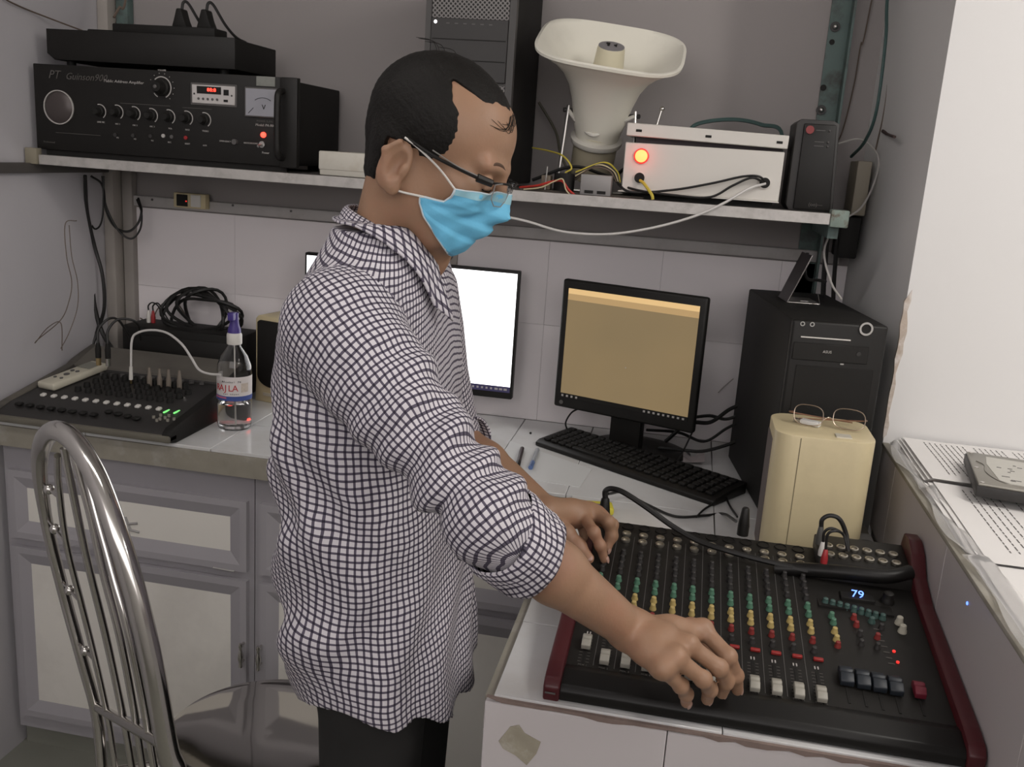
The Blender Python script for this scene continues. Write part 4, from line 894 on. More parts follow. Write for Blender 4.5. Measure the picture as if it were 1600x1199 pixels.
cable('cable', 'black cable bending behind the phone stand', [P(1262, 395, y=2.05), P(1258, 420, y=2.05), P(1262, 436, y=2.06), P(1278, 438, y=2.08), P(1290, 440, y=2.1)], .0035)
# ---- cables between monitor and tower
for k, (lab_, pts, r_) in enumerate((
    ('thick black cable arching from monitor towards the black tower', [(1040, 690, 2.2), (1075, 662, 2.18), (1110, 660, 2.16), (1140, 640, 2.15), (1165, 630, 2.15)], .005),
    ('black cable sagging under the tan screen monitor', [(1030, 700, 2.15), (1070, 704, 2.1), (1100, 705, 2.1), (1140, 694, 2.12), (1170, 680, 2.14)], .004),
    ('black cable passing level behind the keyboard end', [(1010, 672, 2.22), (1060, 676, 2.2), (1100, 690, 2.16), (1135, 670, 2.14), (1165, 655, 2.14)], .0035),
    ('upper black cable beside the black tower', [(1085, 652, 2.2), (1110, 650, 2.18), (1135, 655, 2.16), (1165, 645, 2.16)], .004))):
    cable('cable', lab_, [P(a, b, y=c_) for a, b, c_ in pts], r_)
cable('cable', 'thin cable running from monitor base to the keyboard', [P(1082, 675, y=2.1), P(1070, 700, y=2.05), P(1058, 722, z=CT + .004)], .002)
cable('wire', 'short pale wire against the wall left of the tower', [P(1122, 614, y=2.3), P(1132, 604, y=2.3), P(1146, 592, y=2.3)], .0014, M_greyc, 'wire')
tissue = B().grid(lambda u, v: (P(1066 + 34 * u, 724 + 10 * v - 8 * u * (1 - u), z=CT).x, P(1066 + 34 * u, 715 + 14 * v, z=CT).y, CT + .004 + .008 * math.sin(6 * u + 2) * math.cos(5 * v) ** 2 + .006), 10, 6)
tag(tissue.build('crumpled_wrapper', mat('wrapper', (.50, .44, .44), .3), None), 'crumpled pale wrapper behind the keyboard', 'wrapper')
# ---- cream box speaker with glasses and usb stick
cs0 = Vector((0.172, 1.585, CT)); CW, CD, CH = .166, .150, .236
cs = thing('speaker_box', 'rounded cream box standing in front of the black tower', 'speaker', cs0)
def rr(w, d, r_, n=6):
    out = []
    for cx_, cy_, a0 in ((w - r_, r_, -90), (w - r_, d - r_, 0), (r_, d - r_, 90), (r_, r_, 180)):
        for k in range(n + 1): a = math.radians(a0 + 90 * k / n); out.append((cx_ + r_ * math.cos(a), cy_ + r_ * math.sin(a)))
    return out
B().prism(rr(CW, CD, .034), 0, CH, 'z', .003).build('case', M_cream, cs)
a = P(1250, 700, y=cs0.y) - cs0
B().box(a.x - .0005, a.x + .0005, -.0006, .003, .004, CH - .004).build('seam', mat('seam', (.12, .10, .06), .7), cs)
B().box(-.0015, .004, .036, CD - .036, .01, CH - .02, .001, 1).build('side_grille', mat('mauve_grey', (.13, .105, .10), .6), cs)
M_gold2 = mat('gold_wire', (.55, .45, .36), .25, 1.0)
M_lens = mat('lens', (.97, .97, .97), 0.0, trans=1.0, ior=1.02)
gz = CT + CH
gl = thing('eyeglasses', 'thin gold framed eyeglasses resting on the cream box', 'eyeglasses', (0, 0, 0))
def loop(c0, c1, h, par):
    a, b = P(*c0, y=1.655), P(*c1, y=1.645); a.z = b.z = gz + .003; ctr_ = (a + b) / 2; u = (b - a); pts = []
    for k in range(25):
        th = 2 * PI * k / 24; cx_, sx_ = math.cos(th), math.sin(th)
        ex = abs(cx_) ** .7 * (1 if cx_ > 0 else -1); ez = abs(sx_) ** .7 * (1 if sx_ > 0 else -1)
        pts.append(ctr_ + u * .5 * ex + Vector((0, .010 * (ez + 1) / 2, (h / 2) * (ez + 1))))
    f = B().tube(pts, .0009, 6).build('rim', M_gold2, par)
    m = B(); vs = [m.bm.verts.new(p) for p in pts[:-1]]; m.bm.faces.new(vs); m.build('lens', M_lens, f)
    return a, b
g1a, g1b = loop((1240, 655), (1286, 660), .034, gl); g2a, g2b = loop((1301, 663), (1351, 672), .034, gl)
B().tube(spline([g1b + Vector((0, .004, .012)), (g1b + g2a) / 2 + Vector((0, .0, .018)), g2a + Vector((0, .004, .012))], 6), .001, 6).build('bridge', M_gold2, gl)
for a, s in ((g1a, 1), (g2b, -1)):
    B().tube(spline([a + Vector((0, .006, .02)), a + Vector((-.003 * s, .03, .012)), a + Vector((.05 * s, .045, .004)), a + Vector((.105 * s, .04, .002))], 6), .0012, 6).build('temple', mat('brown_temple', (.20, .10, .06), .4), gl)
us = thing('usb_stick', 'small white usb stick on the cream box below the glasses', 'usb stick', P(1258, 663, z=gz), math.radians(-25))
us.location.z = gz
B().box(-.008, .026, -.007, .007, 0, .009, .002).build('body', mat('usb_white', (.72, .71, .68), .4), us); B().box(-.02, -.007, -.005, .005, .002, .007).build('plug', M_steel, us)
tag(B().box(.252 + .02, .252 + .045, 1.600, 1.622, gz, gz + .002).build('clear_scrap', mat('scrap', (.60, .56, .47), .15)), 'small clear plastic scrap beside the usb stick', 'scrap')
# ================================================================ the big mixing console
X0 = Vector((-0.122, 1.061, CT)); XW, XD = 0.520, 0.442
mxr = thing('mixing_console', 'large black mixing console with dark red sides under the hands', 'mixer', X0)
def xs_(v): return 0.018 + 0.14 * v               # panel surface
TILT = math.atan(0.14)
def XP(px, py, h=0.0):
    z = CT + .06
    for _ in range(8):
        q = P(px, py, z=z); z = CT + xs_(min(max(q.y - X0.y, 0), XD)) + h
    return q - X0
M_xpan = mat('console_panel', (0.0115, 0.0105, 0.0092), 0.5, var=0.2, vscale=40, spec=0.35)
M_xstrip = mat('console_strip', (0.022, 0.0205, 0.019), 0.45)
B().prism([(0.006, 0.0), (0.006, xs_(.006)), (0.43, xs_(.43)), (0.438, xs_(.43) - .006), (0.438, 0.0)], 0.020, XW - 0.020, 'x').build('chassis', M_xpan, mxr)
B().prism([(-0.004, 0.002), (-0.004, 0.015), (0.002, 0.022), (0.030, 0.0285), (0.046, 0.026), (0.046, 0.002)], 0.020, XW - .020, 'x', .002).build('arm_rest', mat('armrest_black', (.0075, .007, .0064), .42, spec=0.35), mxr)
for x0 in (0.0, XW - .021):
    rear = [(0.345, .086), (0.375, .112), (0.405, .124), (0.436, .122), (0.446, .10)] if x0 else [(0.36, .078), (0.43, .088), (0.446, .08)]
    B().prism([(-.006, 0.0), (-.008, 0.020), (0.002, 0.030), (0.03, .036), (0.29, xs_(.29) + .010)] + rear + [(0.446, 0.0)], x0, x0 + .021, 'x', .003).build('side_cheek', M_dkred, mxr)
B().box(.003, .016, -.0095, -.008, .012, .014).build('cheek_line', M_mid, mxr)
# raised jack pod at the right rear
B().prism([(0.338, xs_(.338)), (0.342, .082), (0.352, .090), (0.37, .092), (0.436, .101), (0.436, xs_(.43))], 0.365, XW - .020, 'x', .002).build('jack_pod', M_xpan, mxr)
lip = spline([(0.30, .345, xs_(.345) + .004), (0.345, .342, xs_(.345) + .010), (0.40, .335, .083), (0.46, .335, .086), (0.496, .350, .092)], 6)
B().tube(lip, .011, 10).build('pod_lip', mat('armrest_black', (.0075, .007, .0064), .42, spec=0.35), mxr)
CHX = [0.042 + 0.0272 * k for k in range(12)]
R_T = (TILT, 0, 0)
capm = B().prism([(-.013, 0), (-.013, .007), (-.004, .0105), (0, .0085), (.004, .0105), (.013, .007), (.013, 0)], -.0062, .0062, 'x', .0012).mesh('fader_cap'); capm.materials.append(mat('fader_grey', (.30, .285, .245), .45, var=.08))
capd = B().prism([(-.016, 0), (-.016, .008), (-.004, .013), (0, .010), (.004, .013), (.016, .008), (.016, 0)], -.0085, .0085, 'x', .0015).mesh('fader_cap'); capd.materials.append(M_bluec)
capr = B().prism([(-.013, 0), (-.013, .008), (-.004, .013), (0, .010), (.004, .013), (.013, .008), (.013, 0)], -.007, .007, 'x', .0015).mesh('fader_cap'); capr.materials.append(mat('fader_red', (.13, .010, .022), .5))
def kmesh(r_, h, m_, nm='knob'):
    me = B().lathe([(r_ * 1.15, 0.0), (r_ * 1.1, h * .25), (r_ * .92, h * .4), (r_ * .80, h * .92), (r_ * .6, h), (0.0005, h)], 12).mesh(nm); me.materials.append(m_); return me
K = {'r': kmesh(.0040, .009, mat('knob_red', (.20, .025, .022), .5)), 'y': kmesh(.0043, .009, M_yel), 'g': kmesh(.0043, .009, M_grn), 'k': kmesh(.0040, .009, M_dark), 'w': kmesh(.0055, .012, mat('knob_cream', (.42, .40, .33), .45)), 'd': kmesh(.0046, .009, mat('knob_teal', (.045, .085, .075), .45))}
jk = B().lathe([(.0072, 0), (.0072, .0035), (.0055, .004), (.005, .004), (.0045, .001), (.0005, .001)], 14).mesh('jack'); jk.materials.append(mat('jack_nickel', (.45, .42, .36), .3, .9))
slot_me = B().box(-.0016, .0016, -.030, .030, 0, .0006).mesh('fader_slot', 0); slot_me.materials.append(M_blackm)
line_me = B().box(-.0004, .0004, -.17, .17, 0, .0004).mesh('channel_line', 0); line_me.materials.append(M_mid)
mute_me = B().box(-.0065, .0065, -.0028, .0028, 0, .004, .0008, 1).mesh('mute_button'); mute_me.materials.append(mat('mute_red', (.26, .02, .018), .4))
scale_me = B()
for k in range(9): scale_me.box(-.0072, -.0032, -.026 + k * .0065 - .0004, -.026 + k * .0065 + .0004, 0, .0005)
for k in range(9): scale_me.box(.0032, .0072, -.026 + k * .0065 - .0004, -.026 + k * .0065 + .0004, 0, .0005)
scale_me = scale_me.mesh('fader_scale', 0); scale_me.materials.append(M_print_d)
def on(me, nm, x, v, h=0.0, rot_=R_T): return link(nm, me, mxr, (x, v, xs_(v) + h), rot_)
FV = [0.092, 0.066, 0.066, 0.066, 0.064, 0.062, 0.060, 0.060, 0.060, 0.060, 0.060, 0.060]
for k, x in enumerate(CHX):
    on(slot_me, 'fader_slot', x, .082, .0001); on(scale_me, 'fader_scale', x, .082, .0001)
    on(capm, 'fader_cap', x, FV[k], .002)
    if k: on(line_me, 'channel_line', x - .0136, .22, .0001)
    on(mute_me, 'mute_button', x + .004, .135, .0)
    for v, c_ in ((.152, 'k'), (.174, 'r'), (.196, 'y'), (.214, 'y'), (.236, 'g'), (.256, 'g'), (.278, 'k'), (.296, 'k'), (.314, 'k'), (.332, 'k')): on(K[c_], 'knob', x, v)
    B().box(x - .0028, x - .0012, .115 + .0, .121, xs_(.118), xs_(.118) + .0012).build('marker', M_print, mxr)
    B().box(x + .0012, x + .0028, .115, .121, xs_(.118), xs_(.118) + .0012).build('marker', M_print, mxr)
    for v in (.372, .392): on(jk, 'jack', x, v, .0005)
    r = B(); r.lathe([(.0098, 0), (.0098, .0016), (.0086, .0016), (.0086, .0004), (.0005, .0004)], 18).build('mic_socket', M_black, mxr, (x, .418, xs_(.418) + .0002)).rotation_euler = R_T
    text('MIX %d' % (k + 1), .005, M_print_d, mxr, (x, .046 + .003, xs_(.049) + .0006), (TILT, 0, 0))
# master section
B().box(.358, .462, .262, .305, xs_(.262) + .0, xs_(.262) + .0035).build('effects_panel', M_black, mxr).rotation_euler = (0, 0, 0)
c = XP(1340, 930, .006)
text('79', .0165, M_ledb, mxr, (c.x, c.y, xs_(c.y) + .0068), (math.radians(40), 0, 0), sx=1.15, name='digits')
B().box(c.x - .024, c.x + .024, c.y - .010, c.y + .012, xs_(c.y) - .002, xs_(c.y) + .004, .001, 1).build('display_window', M_blackm, mxr)
c = XP(1388, 931, .01); on(kmesh(.009, .016, M_black, 'encoder'), 'encoder', c.x, c.y)
for k in range(9):
    c = XP(1290 + 11.2 * k, 937 + 3.1 * k, .006); on(K['d'], 'slider_cap', c.x, c.y)
for px, py, c_ in ((1300, 957, 'g'), (1303, 967, 'g'), (1305, 981, 'y'), (1308, 993, 'y'), (1310, 1003, 'r'), (1335, 960, 'r'), (1339, 971, 'r'), (1372, 990, 'r'), (1363, 965, 'd'), (1406, 967, 'w'), (1411, 980, 'w'), (1345, 985, 'k'), (1347, 1000, 'k'), (1372, 1005, 'k'), (1378, 975, 'k')):
    c = XP(px, py, .008); on(K[c_], 'knob', c.x, c.y)
for px, py in ((1397, 1017), (1403, 1034)):
    c = XP(px, py, .002); on(B().cyl((0, 0, 0), (0, 0, .002), .0022, n=10).mesh('warning_light'), 'warning_light', c.x, c.y).data.materials.append(M_ledrd)
for k in range(7):
    c = XP(1384 + 4 * k, 985 + 9 * k, .001); on(B().box(-.004, .004, -.0008, .0008, 0, .0006).mesh('print_dash', 0), 'print_dash', c.x - .012, c.y).data.materials.append(M_print_d)
for px, py in ((1323, 1055), (1349, 1060), (1374, 1065), (1400, 1070)):
    c = XP(px, py, .010); on(slot_me, 'fader_slot', c.x, c.y - .012, .0001); on(capd, 'fader_cap', c.x, c.y + .004, .002)
c = XP(1439, 1074, .010); on(slot_me, 'fader_slot', c.x - .002, c.y - .012, .0001); on(capr, 'fader_cap', c.x - .002, c.y, .002)
for k in range(6):
    for j in range(2): 
        x, v = .382 + .0195 * k, .372 + .026 * j; link('jack', jk, mxr, (x, v, .0925 + .13 * (v - .37)), R_T)
# ---- leads plugged into the console
def plug_thing(nm, lab_, base, h=.036, m_=M_black, r_=.0075):
    t = thing(nm, lab_, 'plug', base)
    B().lathe([(r_, 0), (r_, h * .35), (r_ * .9, h * .5), (r_ * .65, h * .95), (r_ * .45, h)], 14).build('sleeve', m_, t); return t
a = X0 + Vector((0.042, .418, xs_(.418))); 
q0 = P(944, 800, y=a.y); a.x = q0.x; a.z = CT + xs_(.418)
t = plug_thing('microphone_plug', 'black microphone plug standing at the rear left of the console', a, .046, r_=.0105)
pts = [P(946, 768, y=a.y) - a, P(956, 764, y=a.y) - a, P(975, 770, y=a.y - .01) - a, P(1010, 793, y=a.y - .02) - a, P(1050, 822, y=a.y - .03) - a, P(1090, 845, y=a.y - .045) - a]
for px, py, h in ((1130, 859, .016), (1180, 873, .014), (1225, 884, .013), (1262, 893, .012)):
    pts.append(X0 + XP(px, py, h) - a)
B().tube(spline([Vector((0, 0, .044))] + pts, 6), .0047, 8).build('cable', M_cable, t)
cable('cable', 'thin black cable lying on the worktop behind the console', [P(950, 772, y=1.49), P(975, 770, z=CT + .02), P(1010, 788, z=CT + .006), P(1055, 807, z=CT + .004), P(1100, 806, z=CT + .004), P(1130, 803, z=CT + .006), P(1150, 815, y=1.47)], .0026)
cable('cable', 'black lead forking from the keyboard end to the console', [P(1143, 770, z=CT + .012), P(1125, 782, z=CT + .004), P(1102, 795, z=CT + .004), P(1088, 808, z=CT + .004)], .0022)
cable('cable', 'second black lead from the keyboard end to the console', [P(1133, 772, z=CT + .01), P(1140, 790, z=CT + .004), P(1152, 808, z=CT + .01)], .0022)
a = P(1160, 836, z=CT + xs_(.40)); plug = plug_thing('jack_plug', 'large black jack plug standing in the middle of the console rear', a, .048, r_=.0095)
a = P(1279, 850, z=CT + .10)
t = plug_thing('jack_plug', 'black jack plug with looped lead at the console jack pod', a, .03, m_=mat('plug_grey', (.07, .068, .062), .4), r_=.006)
B().tube(spline([(0, 0, .028), P(1285, 812, y=a.y) - a, P(1297, 806, y=a.y) - a, P(1312, 812, y=a.y) - a, P(1322, 835, y=a.y) - a, P(1325, 862, y=a.y - .01) - a], 6), .0036, 8).build('lead', M_cable, t)
for px, py, m_, nm, lp in ((1283, 868, M_white, 'white', (1288, 836)), (1287, 880, M_red, 'red', (1293, 840))):
    a = P(px, py, z=CT + .098)
    t = plug_thing('audio_plug', nm + ' audio plug in the console jack pod', a, .022, m_=m_, r_=.0052)
    B().tube(spline([(0, 0, .020), P(lp[0], lp[1] - 4, y=a.y) - a, P(lp[0] + 12, lp[1] - 10, y=a.y) - a, P(1318, 836, y=a.y + .01) - a, P(1326, 860, y=a.y) - a], 6), .0022, 6).build('lead', M_cable, t)
cable('cable', 'black cable leaving the console jack pod to the right', [P(1326, 850, y=1.49), P(1345, 846, y=1.51), P(1365, 850, y=1.53), P(1378, 862, y=1.53)], .003)

# ================================================================ on the ledge
LZ = 1.032
random.seed(21)
def page(lab_, poly, z, nlines, lines_dir, group=None, curl=0.0, seed=0):
    """sheet of paper: poly = 4 world xy corners (left-back, right-back, right-front, left-front)"""
    t = thing('paper_sheet', lab_, 'paper', (poly[3][0], poly[3][1], z), 0, group)
    A, Bq, Cq, Dq = [Vector((p[0] - poly[3][0], p[1] - poly[3][1], 0)) for p in poly]
    def f(u, v):
        a_ = Dq.lerp(Cq, u); b_ = A.lerp(Bq, u); p = a_.lerp(b_, v); p.z = curl * (1 - u) ** 3 * (0.4 + .6 * v) + .0004 * math.sin(9 * u + seed) * math.cos(7 * v); p.z = max(p.z, 0.0); return p
    B().grid(f, 14, 10).build('sheet', M_paper, t)
    rnd = random.Random(seed); ln = B()
    for i in range(nlines):
        u = .13 + .80 * i / max(nlines, 1); v = .93
        if rnd.random() < .1: continue
        end = .14 + (rnd.random() * .45 if rnd.random() < .25 else 0)
        while v > end:
            w_ = rnd.uniform(.02, .055); p, q = f(u, v), f(u, max(v - w_, end)); du = (Cq - Dq).normalized() * .0009
            vs = [ln.bm.verts.new(x) for x in (p - du + Vector((0, 0, .0004)), p + du + Vector((0, 0, .0004)), q + du + Vector((0, 0, .0004)), q - du + Vector((0, 0, .0004)))]; ln.bm.faces.new(vs); v -= w_ + .012
    o = ln.build('text_lines', M_ink, t, smooth=0, recalc=False); o['kind'] = 'stuff'
    return t
def wq(pts, z): return [(P(a, b, z=z).x, P(a, b, z=z).y) for a, b in pts]
for k in range(4):
    page('stapled printed pages at the back of the ledge, ' + ('bottom', 'second', 'third', 'topmost')[k] + ' of the pile',
         [(.418 + .004 * k, 1.842 - .002 * k), (.70, 1.845), (.70, 1.600 - .004 * k), (.416 + .005 * k, 1.612 - .006 * k)], LZ + .001 + .0042 * k, 22 if k == 3 else 0, 'y', 'printed pages piled at the back of the ledge', .004, k)
for k in range(3):
    page('printed pages in the middle of the ledge, ' + ('bottom', 'second', 'topmost')[k] + ' of the pile',
         [(.416 + .008 * k, 1.592), (.74, 1.595), (.74, 1.292 - .01 * k), (.414 + .008 * k, 1.285 - .01 * k)], LZ + .0008 + .0018 * k, 20 if k == 2 else 0, 'y', 'printed pages on the middle of the ledge', .006, 10 + k)
page('printed pages nearest the camera on the ledge', [(.418, 1.265), (.74, 1.27), (.74, .95), (.416, .96)], LZ + .0008, 20, 'y', None, .003, 31)
def film(lab_, y0, y1, x0, x1, z, s):
    def f(u, v):
        x = x0 + (x1 - x0) * u + .006 * math.sin(7 * v + s) * (1 - u); y = y0 + (y1 - y0) * v
        return (x, y, z + .003 + .0045 * abs(math.sin(5 * v + s + 2 * u)) + .012 * math.exp(-((v - .93) / .06) ** 2) * math.sin(PI * u))
    tag(B().grid(f, 10, 40).build('plastic_sleeve', M_film), lab_, 'plastic sleeve')
film('crumpled clear plastic sleeve along the ledge edge at the back', 1.56, 1.83, .402, .424, LZ, 0.3)
film('crumpled clear plastic sleeve along the middle of the ledge edge', 1.29, 1.56, .402, .430, LZ, 1.9)
film('crumpled clear plastic sleeve on the near ledge edge', 1.00, 1.28, .403, .440, LZ, 3.1)
# hard disk
hz = LZ + .020
hd = thing('hard_disk', 'bare metal hard disk drive lying on the printed pages', 'hard disk', (P(1523, 776, z=hz).x, P(1523, 776, z=hz).y, hz), math.radians(-9))
HW_, HD_, HH_ = .165, .19, .022
B().box(0, HW_, 0, HD_, 0, HH_ - .004, .002).build('casting', M_dark, hd)
B().box(.002, HW_ - .002, .002, HD_ - .002, HH_ - .005, HH_, .002).build('cover', mat('disk_cover', (.30, .285, .25), .35, .6, var=.1), hd)
poly_ = [(.035, .035), (.05, .022), (.16, .018), (.16, .12), (.148, .15), (.12, .165), (.03, .168), (.026, .12)]
lbp = B().prism(poly_, HH_ - .0005, HH_ + .0006, 'z').build('label', mat('disk_label', (.50, .485, .44), .5, var=.06, vscale=60), hd)
rd = random.Random(4)
for k in range(26):
    x, y = rd.uniform(.035, .14), rd.uniform(.03, .155); B().box(x, x + rd.uniform(.004, .014), y, y + .0022, HH_ + .0005, HH_ + .0011).build('label_mark', M_ink if k % 2 else M_mid, lbp)
for x, y in ((.008, .008), (.008, HD_ - .01), (HW_ - .01, .008), (.008, .09)): B().cyl((x, y, HH_ - .001), (x, y, HH_ + .001), .0035, n=10).build('screw', M_chrome, hd)
arcp = spline([(.012, .13, HH_), (.022, .11, HH_), (.020, .07, HH_), (.035, .03, HH_), (.07, .012, HH_), (.16, .010, HH_)], 6)
B().tube(arcp, .0016, 6).build('pressed_rib', mat('disk_cover', (.3, .28, .25), .35, .6), hd)
B().box(.085, .135, -.0008, .001, .004, .014).build('side_label', M_paper, hd)
bl = B().sphere(P(1511, 943, x=SX - .0005), .0024, (.4, 1, 1)); tag(bl.build('signal_light', M_ledb), 'tiny blue light dot on the ledge side', 'light')

# ================================================================ chrome chair
ch = thing('chair', 'chrome steel chair with curved back and round seat', 'chair', (0, 0, 0))
def cp_(px, py, y): return P(px, py, y=y)
yn, yf, ya = 1.015, 1.285, 1.13
near = [cp_(278, 1240, yn), cp_(262, 1170, yn), cp_(238, 1040, yn), cp_(212, 930, yn + .005), cp_(182, 830, yn + .02), cp_(150, 745, yn + .05), cp_(118, 692, ya - .03), cp_(88, 673, ya)]
far = [cp_(68, 690, ya + .06), cp_(62, 735, yf - .06), cp_(74, 820, yf - .02), cp_(98, 920, yf), cp_(128, 1030, yf), cp_(150, 1110, yf), cp_(158, 1180, yf), cp_(160, 1240, yf)]
n_end, f_end = near[0].copy(), far[-1].copy(); n_end.x += .02; 
path = spline([Vector((near[0].x - .02, near[0].y - .06, 0.008)), Vector((near[0].x - .005, near[0].y - .015, .40))] + near + far + [Vector((far[-1].x - .01, far[-1].y, .40)), Vector((far[-1].x - .06, far[-1].y - .01, .008))], 6)
rads = []
for i in range(len(path)):
    t_ = i / (len(path) - 1); rads.append(.0145 if t_ < .52 else max(.0095, .0145 - (t_ - .52) * .05))
B().tube(path, rads, 16).build('back_loop', M_chrome, ch)
def between(pn, pf, u, y): a = Vector(pn); b = Vector(pf); return a.lerp(b, u)
bar_px = [[(90, 712), (92, 760), (104, 850), (130, 955), (152, 1045), (170, 1130), (180, 1199)],
          [(100, 700), (118, 790), (135, 870), (162, 980), (182, 1070), (198, 1150), (208, 1210)],
          [(112, 700), (140, 800), (160, 890), (186, 990), (206, 1090), (220, 1180), (226, 1220)],
          [(128, 715), (150, 800), (172, 880), (196, 970), (220, 1080), (236, 1170), (244, 1220)]]
for k, bp in enumerate(bar_px):
    y_ = yf - (yf - yn) * (k + 1) / 5.0
    B().tube(spline([cp_(a, b, ya + (y_ - ya) * min(1, i / 3)) for i, (a, b) in enumerate(bp)], 6), .0058 if k else .0050, 10).build('back_bar', M_chrome, ch)
bar0 = spline([cp_(a, b, ya + (yf - (yf - yn) / 5.0 - ya) * min(1, i / 3)) for i, (a, b) in enumerate(bar_px[0])], 8); farp = spline(far, 8)
for px, py in ((85, 750), (98, 825), (121, 930), (144, 1030)):
    zt_ = cp_(px, py, yf - .04).z; pb0 = min(bar0, key=lambda v: abs(v.z - zt_)); pf0 = min(farp, key=lambda v: abs(v.z - zt_))
    bj = B().sphere(pf0.lerp(pb0, .45), .0082).build('ball_joint', M_chrome, ch); B().tube([pf0, pb0], .0026, 6).build('pin', M_chrome, bj)
lo_n, lo_f = cp_(258, 1165, yn), cp_(152, 1105, yf)
B().tube([lo_n, lo_f], .008, 10).build('cross_bar', M_chrome, ch)
SC, SR, SZ = Vector((-0.672, 1.452, 0)), .192, .45
B().lathe([(.001, SZ - .004), (.12, SZ - .002), (SR - .02, SZ), (SR - .006, SZ - .002), (SR, SZ - .010), (SR - .006, SZ - .018), (SR - .02, SZ - .020), (.001, SZ - .020)], 64, Matrix.Translation(SC)).build('seat', mat('seat_steel', (.60, .58, .55), .055, 1.0), ch)
for a in (40, 320 + 90):
    pass
rn, rf_ = Vector((near[0].x - .005, near[0].y - .015, .43)), Vector((far[-1].x - .01, far[-1].y, .43))
for s in (rn, rf_):
    d = (SC - s); d.z = 0
    B().tube([s, s + d * .55 + Vector((0, 0, -.008))], .010, 10).build('seat_rail', M_chrome, ch)
fd = Vector((.7, .7, 0))
for s in (-1, 1):
    b_ = SC + fd * .12 + Vector((-.7, .7, 0)) * (.12 * s); f_ = SC + fd * .155 + Vector((-.7, .7, 0)) * (.155 * s)
    B().tube([b_ + Vector((0, 0, SZ - .018)), f_ + Vector((0, 0, .006))], .011, 12).build('leg', M_chrome, ch)
